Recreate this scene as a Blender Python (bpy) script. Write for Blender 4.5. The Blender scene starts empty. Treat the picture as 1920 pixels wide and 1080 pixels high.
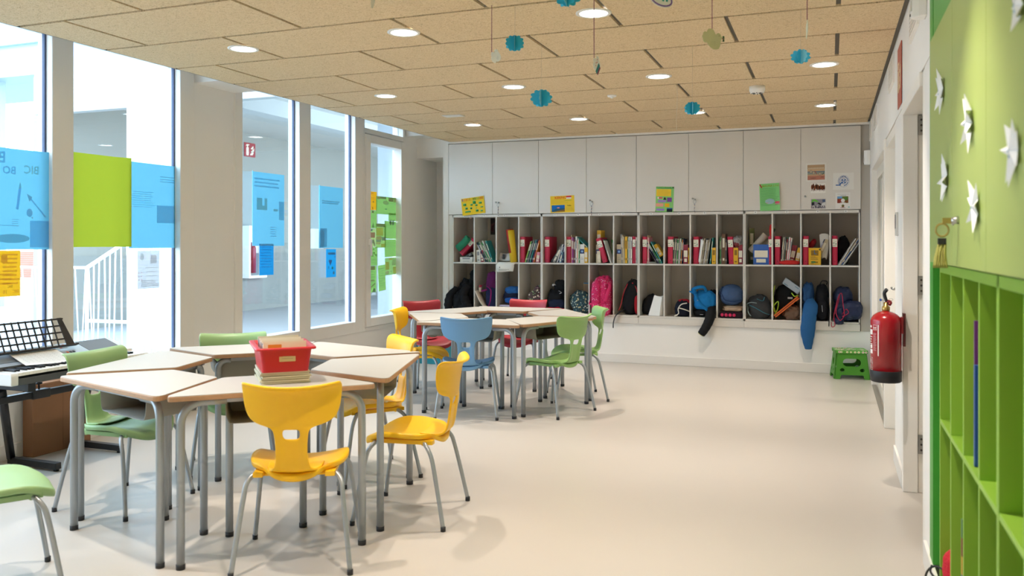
import bpy, bmesh, math, random
from mathutils import Vector, Matrix, noise

# ---------------------------------------------------------------- camera, sky, exposure
SC = bpy.context.scene
COL = SC.collection
EYE = 1.38                                   # camera height (m)
FOC, HOR = 1560.0, 456.0                     # focal length and horizon row for the 1920 x 1080 frame
YAW = math.atan(597.0 / FOC)

cam_data = bpy.data.cameras.new('camera')
cam_data.sensor_width = 36.0
cam_data.lens = 36.0 * FOC / 1920.0
cam_data.shift_y = (HOR - 540.0) / 1920.0
cam_data.clip_start = 0.05
cam_data.clip_end = 200.0
cam_data.dof.use_dof = True
cam_data.dof.focus_distance = 6.5
cam_data.dof.aperture_fstop = 3.2
cam = bpy.data.objects.new('camera', cam_data)
cam.location = (0, 0, EYE)
cam.rotation_euler = (math.pi / 2, 0, YAW)
COL.objects.link(cam)
SC.camera = cam

SC.view_settings.view_transform = 'Standard'
SC.view_settings.look = 'None'
SC.view_settings.gamma = 1.0
SC.view_settings.exposure = 0.36
SC.view_settings.use_curve_mapping = False
SC.cycles.use_denoising = True
SC.cycles.max_bounces = 10
SC.cycles.diffuse_bounces = 6
SC.cycles.glossy_bounces = 4
SC.cycles.transmission_bounces = 6
SC.cycles.transparent_max_bounces = 16
SC.cycles.sample_clamp_indirect = 6.0
SC.cycles.caustics_reflective = False
SC.cycles.caustics_refractive = False

SKY_STRENGTH = 7.4
LAMP_WATTS = 110.0
LAMP_COLOUR = (1.0, 0.87, 0.74)
world = bpy.data.worlds.new('overcast_sky')
world.use_nodes = True
wn = world.node_tree.nodes
wn['Background'].inputs[0].default_value = (0.67, 0.82, 1.0, 1)
wn['Background'].inputs[1].default_value = SKY_STRENGTH
SC.world = world


def portal(y0, y1, z0=0.4, z1=2.85, x=-4.99):
    """Sampling portal for the daylight that comes through one bay of windows."""
    li = bpy.data.lights.new('window_portal', 'AREA')
    li.shape = 'RECTANGLE'
    li.size = z1 - z0
    li.size_y = y1 - y0
    li.cycles.is_portal = True
    o = bpy.data.objects.new('window_portal', li)
    o.location = (x, (y0 + y1) / 2, (z0 + z1) / 2)
    o.rotation_euler = (0, -math.pi / 2, 0)
    COL.objects.link(o)


portal(0.7, 5.42)
portal(5.98, 9.1)

# ---------------------------------------------------------------- pixel -> point on a real plane
_c, _s = math.cos(YAW), math.sin(YAW)


def _ray(px, py):
    a = (px - 960.0) / FOC
    return Vector((a * _c - _s, a * _s + _c, -(py - HOR) / FOC))


def on_x(px, py, x):
    r = _ray(px, py)
    return r * (x / r.x) + Vector((0, 0, EYE))


def on_y(px, py, y):
    r = _ray(px, py)
    return r * (y / r.y) + Vector((0, 0, EYE))


def on_z(px, py, z):
    r = _ray(px, py)
    return r * ((z - EYE) / r.z) + Vector((0, 0, EYE))


# ---------------------------------------------------------------- materials
def lin(h):
    def f(c):
        c /= 255.0
        return c / 12.92 if c <= 0.04045 else ((c + 0.055) / 1.055) ** 2.4
    return (f(int(h[0:2], 16)), f(int(h[2:4], 16)), f(int(h[4:6], 16)), 1.0)


_mats = {}


def mat(h, rough=0.55, metal=0.0, spec=0.5, noise_amt=0.0, noise_scale=40.0, bump=0.0, emit=0.0, trans=0.0):
    """A procedural Principled material; noise varies colour a little, bump roughens it."""
    key = (h, rough, metal, spec, noise_amt, noise_scale, bump, emit, trans)
    if key in _mats:
        return _mats[key]
    m = bpy.data.materials.new('paint_' + h)
    m.use_nodes = True
    nt = m.node_tree
    b = nt.nodes['Principled BSDF']
    b.inputs['Base Color'].default_value = lin(h)
    b.inputs['Roughness'].default_value = rough
    b.inputs['Metallic'].default_value = metal
    b.inputs['Specular IOR Level'].default_value = spec
    if emit:
        b.inputs['Emission Color'].default_value = (1, 0.97, 0.92, 1)
        b.inputs['Emission Strength'].default_value = emit
    if noise_amt or bump:
        tc = nt.nodes.new('ShaderNodeTexCoord')
        nz = nt.nodes.new('ShaderNodeTexNoise')
        nz.inputs['Scale'].default_value = noise_scale
        nz.inputs['Detail'].default_value = 4
        nt.links.new(tc.outputs['Object'], nz.inputs['Vector'])
        if noise_amt:
            mx = nt.nodes.new('ShaderNodeMix')
            mx.data_type = 'RGBA'
            c = lin(h)
            mx.inputs['A'].default_value = tuple(v * (1 - noise_amt) for v in c[:3]) + (1,)
            mx.inputs['B'].default_value = tuple(min(1, v * (1 + noise_amt)) for v in c[:3]) + (1,)
            nt.links.new(nz.outputs['Fac'], mx.inputs['Factor'])
            nt.links.new(mx.outputs['Result'], b.inputs['Base Color'])
        if bump:
            bp = nt.nodes.new('ShaderNodeBump')
            bp.inputs['Strength'].default_value = bump
            bp.inputs['Distance'].default_value = 0.01
            nt.links.new(nz.outputs['Fac'], bp.inputs['Height'])
            nt.links.new(bp.outputs['Normal'], b.inputs['Normal'])
    if trans:
        tr = nt.nodes.new('ShaderNodeBsdfTranslucent')
        tr.inputs['Color'].default_value = lin(h)
        mxs = nt.nodes.new('ShaderNodeMixShader')
        mxs.inputs[0].default_value = trans
        nt.links.new(b.outputs[0], mxs.inputs[1])
        nt.links.new(tr.outputs[0], mxs.inputs[2])
        nt.links.new(mxs.outputs[0], nt.nodes['Material Output'].inputs['Surface'])
    _mats[key] = m
    return m


def glass_mat(name='window_glass', tint=(0.90, 0.95, 0.96), refl=1.0):
    m = bpy.data.materials.new(name)
    m.use_nodes = True
    nt = m.node_tree
    for n in list(nt.nodes):
        if n.type != 'OUTPUT_MATERIAL':
            nt.nodes.remove(n)
    out = nt.nodes['Material Output']
    t = nt.nodes.new('ShaderNodeBsdfTransparent')
    t.inputs[0].default_value = tint + (1,)
    g = nt.nodes.new('ShaderNodeBsdfGlossy')
    g.inputs['Roughness'].default_value = 0.01
    g.inputs[0].default_value = (1, 1, 1, 1)
    f = nt.nodes.new('ShaderNodeLayerWeight')
    f.inputs['Blend'].default_value = 0.5
    pw = nt.nodes.new('ShaderNodeMath')
    pw.operation = 'POWER'
    pw.inputs[1].default_value = 5.0
    nt.links.new(f.outputs['Facing'], pw.inputs[0])
    ml = nt.nodes.new('ShaderNodeMath')
    ml.operation = 'MULTIPLY_ADD'
    ml.inputs[1].default_value = 0.9
    ml.inputs[2].default_value = 0.04 * refl
    nt.links.new(pw.outputs[0], ml.inputs[0])
    mx = nt.nodes.new('ShaderNodeMixShader')
    nt.links.new(ml.outputs[0], mx.inputs[0])
    nt.links.new(t.outputs[0], mx.inputs[1])
    nt.links.new(g.outputs[0], mx.inputs[2])
    nt.links.new(mx.outputs[0], out.inputs['Surface'])
    return m


GLASS = glass_mat(refl=1.3)


def woodwool_mat():
    m = bpy.data.materials.new('wood_wool_board')
    m.use_nodes = True
    nt = m.node_tree
    b = nt.nodes['Principled BSDF']
    b.inputs['Roughness'].default_value = 0.95
    b.inputs['Specular IOR Level'].default_value = 0.1
    tc = nt.nodes.new('ShaderNodeTexCoord')
    mp = nt.nodes.new('ShaderNodeMapping')
    mp.inputs['Scale'].default_value = (60, 95, 60)
    nt.links.new(tc.outputs['Object'], mp.inputs[0])
    n1 = nt.nodes.new('ShaderNodeTexNoise')
    n1.inputs['Scale'].default_value = 1.0
    n1.inputs['Detail'].default_value = 5
    n1.inputs['Distortion'].default_value = 2.5
    nt.links.new(mp.outputs[0], n1.inputs['Vector'])
    rp = nt.nodes.new('ShaderNodeValToRGB')
    rp.color_ramp.elements[0].position = 0.28
    rp.color_ramp.elements[0].color = lin('8e7a60')
    rp.color_ramp.elements[1].position = 0.62
    rp.color_ramp.elements[1].color = lin('e6d1ae')
    e = rp.color_ramp.elements.new(0.42)
    e.color = lin('d8be96')
    nt.links.new(n1.outputs['Fac'], rp.inputs[0])
    nt.links.new(rp.outputs[0], b.inputs['Base Color'])
    bp = nt.nodes.new('ShaderNodeBump')
    bp.inputs['Strength'].default_value = 0.3
    bp.inputs['Distance'].default_value = 0.004
    nt.links.new(n1.outputs['Fac'], bp.inputs['Height'])
    nt.links.new(bp.outputs[0], b.inputs['Normal'])
    return m


def floor_mat():
    m = bpy.data.materials.new('linoleum_floor')
    m.use_nodes = True
    nt = m.node_tree
    b = nt.nodes['Principled BSDF']
    tc = nt.nodes.new('ShaderNodeTexCoord')
    n1 = nt.nodes.new('ShaderNodeTexNoise')
    n1.inputs['Scale'].default_value = 1.6
    n1.inputs['Detail'].default_value = 6
    nt.links.new(tc.outputs['Object'], n1.inputs['Vector'])
    mx = nt.nodes.new('ShaderNodeMix')
    mx.data_type = 'RGBA'
    mx.inputs['A'].default_value = lin('b6b1aa')
    mx.inputs['B'].default_value = lin('bbb6af')
    nt.links.new(n1.outputs['Fac'], mx.inputs['Factor'])
    nt.links.new(mx.outputs['Result'], b.inputs['Base Color'])
    b.inputs['Roughness'].default_value = 0.3
    b.inputs['Specular IOR Level'].default_value = 0.4
    return m


WALL = mat('efede9', 0.75, spec=0.25, noise_amt=0.015, noise_scale=3)
FRAME = mat('efece6', 0.4)
TRIM = mat('e6e3de', 0.5)
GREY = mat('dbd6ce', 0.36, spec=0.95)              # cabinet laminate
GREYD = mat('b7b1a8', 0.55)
LIME = mat('8cb83e', 0.42)
LEAF = mat('46a03c', 0.45)
BLACK = mat('17171a', 0.5)
DARK = mat('2a2a2d', 0.6)
STEEL = mat('b9bbb8', 0.3, 0.85)
TUBE = mat('a3aab0', 0.36, 0.45)
WHITE = mat('f2f1ed', 0.6)
PAPER = mat('f0eee8', 0.8, spec=0.2)


# ---------------------------------------------------------------- mesh building
class MB:
    def __init__(self):
        self.v, self.f, self.m, self.s = [], [], [], []

    def add(self, vs, fs, mi=0, M=None, smooth=False):
        n = len(self.v)
        if M is not None:
            vs = [M @ Vector(p) for p in vs]
        self.v += [tuple(p) for p in vs]
        for k, f in enumerate(fs):
            self.f.append([i + n for i in f])
            self.m.append(mi[k] if isinstance(mi, list) else mi)
            self.s.append(smooth)
        return self

    def box(self, x0, x1, y0, y1, z0, z1, mi=0, M=None):
        vs = [(x, y, z) for z in (z0, z1) for y in (y0, y1) for x in (x0, x1)]
        fs = [(0, 2, 3, 1), (4, 5, 7, 6), (0, 1, 5, 4), (2, 6, 7, 3), (0, 4, 6, 2), (1, 3, 7, 5)]
        return self.add(vs, fs, mi, M)

    def prism(self, pts, z0, z1, mi=0, M=None, side=None, smooth=False):
        n = len(pts)
        vs = [(p[0], p[1], z0) for p in pts] + [(p[0], p[1], z1) for p in pts]
        fs = [list(range(n))[::-1], list(range(n, 2 * n))]
        self.add(vs, fs, mi, M)
        k = len(self.v) - 2 * n
        for i in range(n):
            j = (i + 1) % n
            self.f.append([k + i, k + j, k + n + j, k + n + i])
            self.m.append(mi if side is None else side)
            self.s.append(smooth)
        return self

    def tube(self, pts, r, n=10, mi=0, M=None, caps=True, closed=False, flat=1.0):
        pts = [Vector(p) for p in pts]
        k = len(pts)
        rs = r if isinstance(r, (list, tuple)) else [r] * k
        vs, fs = [], []
        up = None
        for i, p in enumerate(pts):
            if closed:
                t = pts[(i + 1) % k] - pts[i - 1]
            else:
                t = pts[min(i + 1, k - 1)] - pts[max(i - 1, 0)]
            if t.length < 1e-9:
                t = Vector((0, 0, 1))
            t.normalize()
            if up is None:
                up = Vector((0, 0, 1)) if abs(t.z) < 0.9 else Vector((1, 0, 0))
            a = up - t * up.dot(t)
            if a.length < 1e-6:
                a = t.orthogonal()
            a.normalize()
            up = a
            b = t.cross(a)
            for j in range(n):
                w = 2 * math.pi * j / n
                vs.append(p + a * (math.cos(w) * rs[i] * flat) + b * (math.sin(w) * rs[i]))
        rng = k if closed else k - 1
        for i in range(rng):
            for j in range(n):
                i2 = (i + 1) % k
                fs.append((i * n + j, i * n + (j + 1) % n, i2 * n + (j + 1) % n, i2 * n + j))
        self.add(vs, fs, mi, M, True)
        if caps and not closed:
            q = len(self.v) - k * n
            self.f += [[q + j for j in range(n)][::-1], [q + (k - 1) * n + j for j in range(n)]]
            self.m += [mi, mi]
            self.s += [False, False]
        return self

    def lathe(self, prof, n=24, mi=0, M=None, smooth=True, caps=True):
        vs, fs, ms = [], [], []
        for (r, z) in prof:
            for j in range(n):
                w = 2 * math.pi * j / n
                vs.append((r * math.cos(w), r * math.sin(w), z))
        for i in range(len(prof) - 1):
            for j in range(n):
                fs.append((i * n + j, i * n + (j + 1) % n, (i + 1) * n + (j + 1) % n, (i + 1) * n + j))
                ms.append(mi[i] if isinstance(mi, list) else mi)
        self.add(vs, fs, ms, M, smooth)
        if not caps:
            return self
        q = len(self.v) - len(vs)
        L = len(prof) - 1
        self.f += [[q + j for j in range(n)][::-1], [q + L * n + j for j in range(n)]]
        self.m += [ms[0], ms[-1]]
        self.s += [False, False]
        return self

    def grid(self, rows, mi=0, M=None, smooth=True, skip=()):
        nv, nu = len(rows), len(rows[0])
        vs = [p for r in rows for p in r]
        fs = [(i * nu + j, i * nu + j + 1, (i + 1) * nu + j + 1, (i + 1) * nu + j)
              for i in range(nv - 1) for j in range(nu - 1) if (i, j) not in skip]
        return self.add(vs, fs, mi, M, smooth)

    def text(self, s, size, mi=0, M=None, depth=0.0006, bold=False):
        key = (s, round(size, 5), bold)
        if key not in _txt:
            cu = bpy.data.curves.new('lettering', 'FONT')
            cu.body = s
            cu.size = size
            cu.resolution_u = 2
            cu.align_x = 'CENTER'
            cu.align_y = 'CENTER'
            if bold:
                cu.offset = size * 0.02
            o = bpy.data.objects.new('lettering', cu)
            COL.objects.link(o)
            bpy.context.view_layer.update()
            me = o.evaluated_get(bpy.context.evaluated_depsgraph_get()).to_mesh()
            _txt[key] = ([v.co.copy() for v in me.vertices], [list(p.vertices) for p in me.polygons])
            bpy.data.objects.remove(o)
            bpy.data.curves.remove(cu)
        vs, fs = _txt[key]
        return self.add([(p.x, p.y, depth) for p in vs], fs, mi, M)

    def build(self, name, mats, parent=None, loc=None, rot=None, bevel=0.0, sub=0, solid=0.0, soff=-1.0, smooth=False):
        me = bpy.data.meshes.new(name)
        me.from_pydata(self.v, [], self.f)
        if not isinstance(mats, (list, tuple)):
            mats = [mats]
        for m in mats:
            me.materials.append(m)
        me.polygons.foreach_set('material_index', self.m)
        me.polygons.foreach_set('use_smooth', [smooth or x for x in self.s])
        me.update()
        o = bpy.data.objects.new(name, me)
        COL.objects.link(o)
        if parent is not None:
            o.parent = parent
        if loc is not None:
            o.location = loc
        if rot is not None:
            o.rotation_euler = rot
        if solid:
            md = o.modifiers.new('thickness', 'SOLIDIFY')
            md.thickness = solid
            md.offset = soff
        if bevel:
            md = o.modifiers.new('bevel', 'BEVEL')
            md.width = bevel
            md.segments = 2
            md.limit_method = 'ANGLE'
            md.angle_limit = math.radians(40)
        if sub:
            md = o.modifiers.new('smooth', 'SUBSURF')
            md.levels = sub
            md.render_levels = sub
        return o


_txt = {}


def T(x, y, z):
    return Matrix.Translation((x, y, z))


def R(a, ax='Z'):
    return Matrix.Rotation(a, 4, ax)


def spline(pts, n=6):
    """Catmull-Rom through the points."""
    P = [Vector(p) for p in pts]
    P = [P[0] * 2 - P[1]] + P + [P[-1] * 2 - P[-2]]
    out = []
    for i in range(1, len(P) - 2):
        a, b, c, d = P[i - 1], P[i], P[i + 1], P[i + 2]
        for k in range(n):
            t = k / n
            out.append(0.5 * ((2 * b) + (c - a) * t + (2 * a - 5 * b + 4 * c - d) * t * t + (3 * b - a - 3 * c + d) * t ** 3))
    out.append(P[-2])
    return out


def rounded(pts, r, n=4):
    """Round the corners of a polygon."""
    out = []
    k = len(pts)
    for i in range(k):
        p0, p, p1 = Vector(pts[i - 1]), Vector(pts[i]), Vector(pts[(i + 1) % k])
        a = (p0 - p).normalized()
        b = (p1 - p).normalized()
        ang = a.angle(b)
        d = min(r / math.tan(ang / 2), (p0 - p).length * 0.45, (p1 - p).length * 0.45)
        A, B = p + a * d, p + b * d
        for t in range(n + 1):
            t /= n
            out.append(tuple((1 - t) ** 2 * A + 2 * t * (1 - t) * p + t * t * B))
    return out


def rrect(w, h, r, n=4):
    return rounded([(-w / 2, -h / 2), (w / 2, -h / 2), (w / 2, h / 2), (-w / 2, h / 2)], r, n)


def ell(w, h, n=20):
    return [(w / 2 * math.cos(2 * math.pi * i / n), h / 2 * math.sin(2 * math.pi * i / n)) for i in range(n)]


def tag(o, label, cat, group=None):
    o['label'] = label
    o['category'] = cat
    if group:
        o['group'] = group
    return o


def thing(name, label, cat, loc=(0, 0, 0), rz=0.0, group=None):
    o = bpy.data.objects.new(name, None)
    o.empty_display_size = 0.05
    o.location = loc
    o.rotation_euler = (0, 0, rz)
    COL.objects.link(o)
    return tag(o, label, cat, group)


def struct(name, mb, m, parent=None, **kw):
    o = mb.build(name, m, parent, **kw)
    if parent is None:
        o['kind'] = 'structure'
    return o


def structgroup(name, loc=(0, 0, 0)):
    o = bpy.data.objects.new(name, None)
    o.location = loc
    COL.objects.link(o)
    o['kind'] = 'structure'
    return o


def copy_tree(o, parent=None):
    c = o.copy()
    COL.objects.link(c)
    if parent is not None:
        c.parent = parent
    for ch in list(o.children):
        copy_tree(ch, c)
    return c


ORD = ['first', 'second', 'third', 'fourth', 'fifth', 'sixth', 'seventh', 'eighth', 'ninth', 'tenth', 'eleventh',
       'twelfth', 'thirteenth', 'fourteenth', 'fifteenth', 'sixteenth', 'seventeenth', 'eighteenth']

# ================================================================ THE ROOM
RW, BW, LW, CZ = 0.387, 9.43, -4.90, 2.64      # right wall, cabinet fronts, left wall, ceiling

struct('floor', MB().box(-5.05, 2.3, -3.2, 10.15, -0.12, 0), floor_mat())

# suspended wood-wool board ceiling with open joints
cb = MB()
cb.box(-4.42, RW, -3.2, 9.42, CZ + 0.014, CZ + 0.05, 1)
for j in range(-2, 19):
    y1 = min(8.50 - 0.6255 * j, 9.41)
    y0 = 8.50 - 0.6255 * (j + 1)
    xs = [0.04 - 1.172 * k - (0.586 if j % 2 else 0.0) for k in range(-1, 6)]
    edges = [0.36] + [x for x in xs if -4.40 < x < 0.33] + [-4.43]
    for a, b in zip(edges[1:], edges[:-1]):
        cb.box(a + (0.0125 if a > -4.42 else 0.01), b - (0.0125 if b < 0.35 else 0), y0 + 0.0125, y1 - (0.0125 if j > -2 else 0), CZ, CZ + 0.02, 0)
cb.box(-4.424, -4.416, -3.2, 9.42, CZ + 0.0, CZ + 0.09, 1)
struct('ceiling', cb, [woodwool_mat(), mat('645f57', 0.7)])
roof = MB()
roof.box(-5.05, 2.3, -3.2, 10.15, 2.97, 3.1)
roof.box(-4.95, -4.43, 5.46, 5.96, 2.70, 2.97)
roof.box(-4.95, -4.43, 9.12, 9.45, 2.70, 2.97)
struct('ceiling_pocket', roof, WALL)

# left wall: parapet, pier, end piece, lintel
wl = MB()
wl.box(-5.06, LW, -3.2, 10.15, 0, 0.39)
wl.box(-5.06, LW, 5.46, 5.96, 0.39, 2.97)
wl.box(-5.06, LW, 9.09, 10.15, 0.39, 2.97)
wl.box(-5.06, LW, -3.2, 0.58, 0.39, 2.97)  # unseen stretch, made solid to cut daylight on the near floor
wl.box(-5.06, LW, -3.2, 9.2, 2.86, 2.97)
struct('wall_left', wl, WALL)
struct('baseboard_left', MB().box(LW, LW + 0.014, -3.1, 9.98, 0, 0.095), TRIM, bevel=0.003)

# back wall under and around the cabinets, with the niche in the corner
wb = MB()
wb.box(-4.45, 0.6, 9.45, 9.55, 0, 0.456)
wb.box(-4.95, -4.53, 9.43, 10.0, 2.455, 2.97)
wb.box(-4.53, -4.456, 9.42, 10.0, 0, 2.97)
wb.box(-5.05, 0.6, 10.0, 10.15, 0, 2.97)
wb.box(-4.456, 0.6, 9.43, 9.5, 2.64, 2.97)
struct('wall_back', wb, WALL)
struct('baseboard_back', MB().box(-4.45, RW, 9.436, 9.45, 0, 0.098), TRIM, bevel=0.003)
struct('trim_1', MB().box(-4.456, RW, 9.395, 9.43, 2.618, 2.645), FRAME, bevel=0.003)
struct('trim_2', MB().box(0.298, RW, 9.446, 9.60, 0.456, 2.64), mat('b9b4ab', 0.6))

# front wall behind the viewer
wf = MB()
wf.box(-5.06, 2.3, -3.3, -3.2, 0, 2.97)
struct('wall_front', wf, WALL)

# right wall
wr = MB()
wr.box(RW, 0.62, 3.80, 9.45, 2.162, 2.97)
wr.box(RW, 0.62, 8.90, 9.45, 0, 2.155)
wr.box(RW, 0.62, 5.16, 5.84, 0, 2.155)
wr.box(RW, 0.62, 3.80, 4.06, 0, 2.155)
wr.box(0.84, 0.95, -3.2, 3.80, 0, 2.97)
wr.box(RW, 0.84, 3.76, 3.80, 2.2, 2.97)
wr.box(RW, 0.84, -3.2, 1.16, 0, 2.97)
wr.box(2.2, 2.3, 3.7, 10.1, 0, 2.97)
wr.box(0.84, 2.3, 3.66, 3.76, 0, 2.97)
wr.box(0.55, 2.3, 10.0, 10.15, 0, 2.97)  # unseen corridor end, added to keep sky light out
struct('wall_right', wr, WALL)
bb = MB()
bb.box(RW - 0.014, RW, 5.17, 5.80, 0, 0.10)
bb.box(RW - 0.014, RW, 3.55, 3.99, 0, 0.10)
struct('baseboard_right', bb, TRIM, bevel=0.003)
cc = MB().box(RW, 2.3, 3.7, 10.1, 2.70, 2.74)
struct('ceiling_corridor', cc, WALL)

# ---------------------------------------------------------------- windows in the left wall
GX = -4.955


def pane(parent, y0, y1, z0, z1):
    MB().box(GX - 0.008, GX + 0.008, y0 - 0.01, y1 + 0.01, z0 - 0.01, z1 + 0.01).build('glass', GLASS, parent)
    g = MB()
    for a, b in ((y0, y0 + 0.008), (y1 - 0.008, y1)):
        g.box(GX - 0.02, GX + 0.02, a, b, z0, z1)
    g.build('gasket', mat('5a6470', 0.6), parent)


def fixed_window(name, y0, y1, panes, z0=0.39, z1=2.86):
    w = structgroup(name, (GX, y0, z0))
    inv = Matrix.Translation((-GX, -y0, -z0))
    f = MB()
    cuts = [y0] + [v for p in panes for v in p] + [y1]
    for k in range(0, len(cuts), 2):
        f.box(-5.02, -4.885, cuts[k], cuts[k + 1], z0, z1, M=inv)
    for a, b in panes:
        f.box(-5.02, -4.885, a, b, z0, z0 + 0.124, M=inv)
        f.box(-5.02, -4.885, a, b, z1 - 0.06, z1, M=inv)
    f.build('window_frame', FRAME, w, bevel=0.006)
    for a, b in panes:
        m = MB().box(GX - 0.006, GX + 0.006, a - 0.01, b + 0.01, z0 + 0.11, z1 - 0.05, M=inv)
        m.build('glass', GLASS, w)
        g = MB()
        for q in (a, b - 0.012):
            g.box(GX - 0.012, GX + 0.012, q, q + 0.012, z0 + 0.124, z1 - 0.06, M=inv)
        g.build('gasket', mat('4a5878', 0.6), w)
    return w


fixed_window('window_1', 0.58, 5.46, [(4.29 - 1.18 * k, 5.30 - 1.18 * k) for k in range(3, -1, -1)])
fixed_window('window_2', 5.96, 8.10, [(6.06, 6.91), (7.10, 7.94)])

# the tilting casement beside the corner
w3 = structgroup('window_3', (GX, 8.10, 0.39))
inv = Matrix.Translation((-GX, -8.10, -0.39))
f = MB()
f.box(-5.02, -4.885, 8.10, 8.14, 0.39, 2.86, M=inv)
f.box(-5.02, -4.885, 9.04, 9.09, 0.39, 2.86, M=inv)
f.box(-5.02, -4.885, 8.14, 9.04, 0.39, 0.43, M=inv)
f.box(-5.02, -4.885, 8.14, 9.04, 2.62, 2.68, M=inv)
f.box(-5.02, -4.885, 8.14, 9.04, 2.80, 2.86, M=inv)
f.build('window_frame', FRAME, w3, bevel=0.006)
f = MB()
f.box(-4.99, -4.862, 8.142, 8.235, 0.435, 2.61, M=inv)
f.box(-4.99, -4.862, 8.954, 9.038, 0.435, 2.61, M=inv)
f.box(-4.99, -4.862, 8.235, 8.954, 0.435, 0.531, M=inv)
f.box(-4.99, -4.862, 8.235, 8.954, 2.515, 2.61, M=inv)
f.build('casement_sash', FRAME, w3, bevel=0.006)
MB().box(GX - 0.006, GX + 0.006, 8.225, 8.965, 0.52, 2.53, M=inv).build('glass', GLASS, w3)
MB().box(GX - 0.006, GX + 0.006, 8.14, 9.04, 2.68, 2.80, M=inv).build('upper_glass', GLASS, w3)
h = MB()
h.box(-4.862, -4.83, 8.175, 8.205, 1.36, 1.43, M=inv)
h.box(-4.84, -4.822, 8.178, 8.202, 1.24, 1.42, M=inv)
h.build('window_handle', WHITE, w3, bevel=0.004)

# ---------------------------------------------------------------- doors in the right wall
FR2 = mat('dedacf', 0.4)
d1 = structgroup('door_1', (RW, 6.85, 0))
inv = Matrix.Translation((-RW, -6.85, 0))
f = MB()
f.box(0.375, 0.47, 8.80, 8.90, 0, 2.155, M=inv)
f.box(0.375, 0.47, 6.785, 6.86, 0, 2.155, M=inv)
f.box(0.375, 0.47, 6.86, 8.80, 2.09, 2.155, M=inv)
f.build('door_frame', FRAME, d1, bevel=0.004)
lf = MB()
lf.box(0.42, 0.46, 8.70, 8.80, 0.01, 2.09, M=inv)
lf.box(0.42, 0.46, 6.86, 6.96, 0.01, 2.09, M=inv)
lf.box(0.42, 0.46, 6.96, 8.70, 0.01, 0.12, M=inv)
lf.box(0.42, 0.46, 6.96, 8.70, 1.99, 2.09, M=inv)
lf.box(0.42, 0.46, 7.78, 7.88, 0.12, 1.99, M=inv)
lf.build('door_leaf', FR2, d1, bevel=0.003)
MB().box(0.436, 0.444, 6.95, 8.71, 0.11, 2.0, M=inv).build('glass', GLASS, d1)
MB().box(0.378, 0.415, 6.86, 8.80, 0, 0.008, M=inv).build('threshold', mat('8b8880', 0.4, 0.5), d1)

d2 = structgroup('door_2', (RW, 5.84, 0))
inv = Matrix.Translation((-RW, -5.84, 0))
f = MB()
f.box(0.39, 0.50, 5.84, 5.90, 0, 2.155, M=inv)
f.box(0.39, 0.50, 5.90, 6.78, 2.09, 2.155, M=inv)
f.build('door_frame', FRAME, d2, bevel=0.004)
MB().box(0.452, 0.492, 5.905, 6.78, 0.008, 2.088, M=inv).build('door_leaf', FR2, d2, bevel=0.003)
h = MB()
h.box(0.444, 0.452, 5.965, 6.005, 0.93, 1.16, M=inv)
h.build('lock_plate', mat('6e6a66', 0.35, 0.8), d2, bevel=0.003)
h = MB()
h.tube(spline([(0.45, 5.985, 1.08), (0.395, 5.985, 1.08), (0.385, 6.0, 1.08), (0.385, 6.12, 1.08)], 5), 0.009, M=inv)
h.build('door_handle', STEEL, d2)

d3 = structgroup('door_3', (RW, 4.06, 0))
inv = Matrix.Translation((-RW, -4.06, 0))
f = MB()
f.box(0.375, 0.452, 5.09, 5.16, 0, 2.155, M=inv)
f.box(0.452, 0.62, 5.10, 5.16, 0, 2.155, M=inv)
f.box(0.389, 0.425, 4.06, 4.17, 0, 2.155, M=inv)
f.box(0.425, 0.62, 4.06, 4.14, 0, 2.155, M=inv)
f.box(0.375, 0.62, 4.17, 5.09, 2.09, 2.155, M=inv)
f.build('door_frame', FRAME, d3, bevel=0.004)
lf = MB().box(0.54, 1.40, 5.04, 5.08, 0.008, 2.088, M=inv)
lf.build('door_leaf', FR2, d3, bevel=0.003)
for z in (2.03, 1.147, 0.27):
    h = MB()
    h.box(0.453, 0.484, 5.086, 5.10, z - 0.052, z + 0.052, M=inv)
    h.tube([(0.49, 5.088, z - 0.055), (0.49, 5.088, z + 0.055)], 0.008, M=inv)
    hg = h.build('hinge', mat('a9a7a2', 0.35, 0.8), d3)
    s = MB()
    for q in (-0.03, 0, 0.03):
        s.lathe([(0.006, 0), (0.006, 0.002)], 10, 0, inv @ T(0.468, 5.0855, z + q) @ R(math.pi / 2, 'X'))
    s.build('screw', mat('55534f', 0.4, 0.8), hg)

# ================================================================ OUTSIDE
PALE = mat('dfe4ea', 0.8)
struct('ground', MB().box(-60, -5.06, -30, 60, -0.25, 0.02), mat('9a9da0', 0.85, noise_amt=0.05, noise_scale=0.8))
pr = MB()
pr.box(-11.1, -5.06, 9.2, 22, 3.6, 3.9)
pr.box(-8.3, -8.0, 9.2, 22, 3.35, 3.6, 1)
pr.box(-11.1, -5.06, 9.05, 9.2, 3.3, 4.1, 1)
struct('ceiling_porch', pr, [mat('bdbbb4', 0.8), mat('b0b0ac', 0.8)])
pw = MB()
pw.box(-11.3, -11.0, 9.2, 22.2, 0, 3.9)
pw.box(-11.3, -4.9, 21, 21.3, 0, 3.9)
struct('wall_porch', pw, mat('95938a', 0.85, noise_amt=0.08, noise_scale=1.2))
struct('trim_3', MB().box(-11.0, -10.97, 9.2, 21, 0, 1.18), mat('8a8a84', 0.85, noise_amt=0.08, noise_scale=1.5))
struct('trim_4', MB().box(-6.38, -5.08, 11.0, 11.2, 0, 3.6), mat('a3abb2', 0.8))
struct('trim_5', MB().box(-7.76, -6.6, 7.55, 7.75, 0, 3.75), mat('e6eaec', 0.8))

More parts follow.
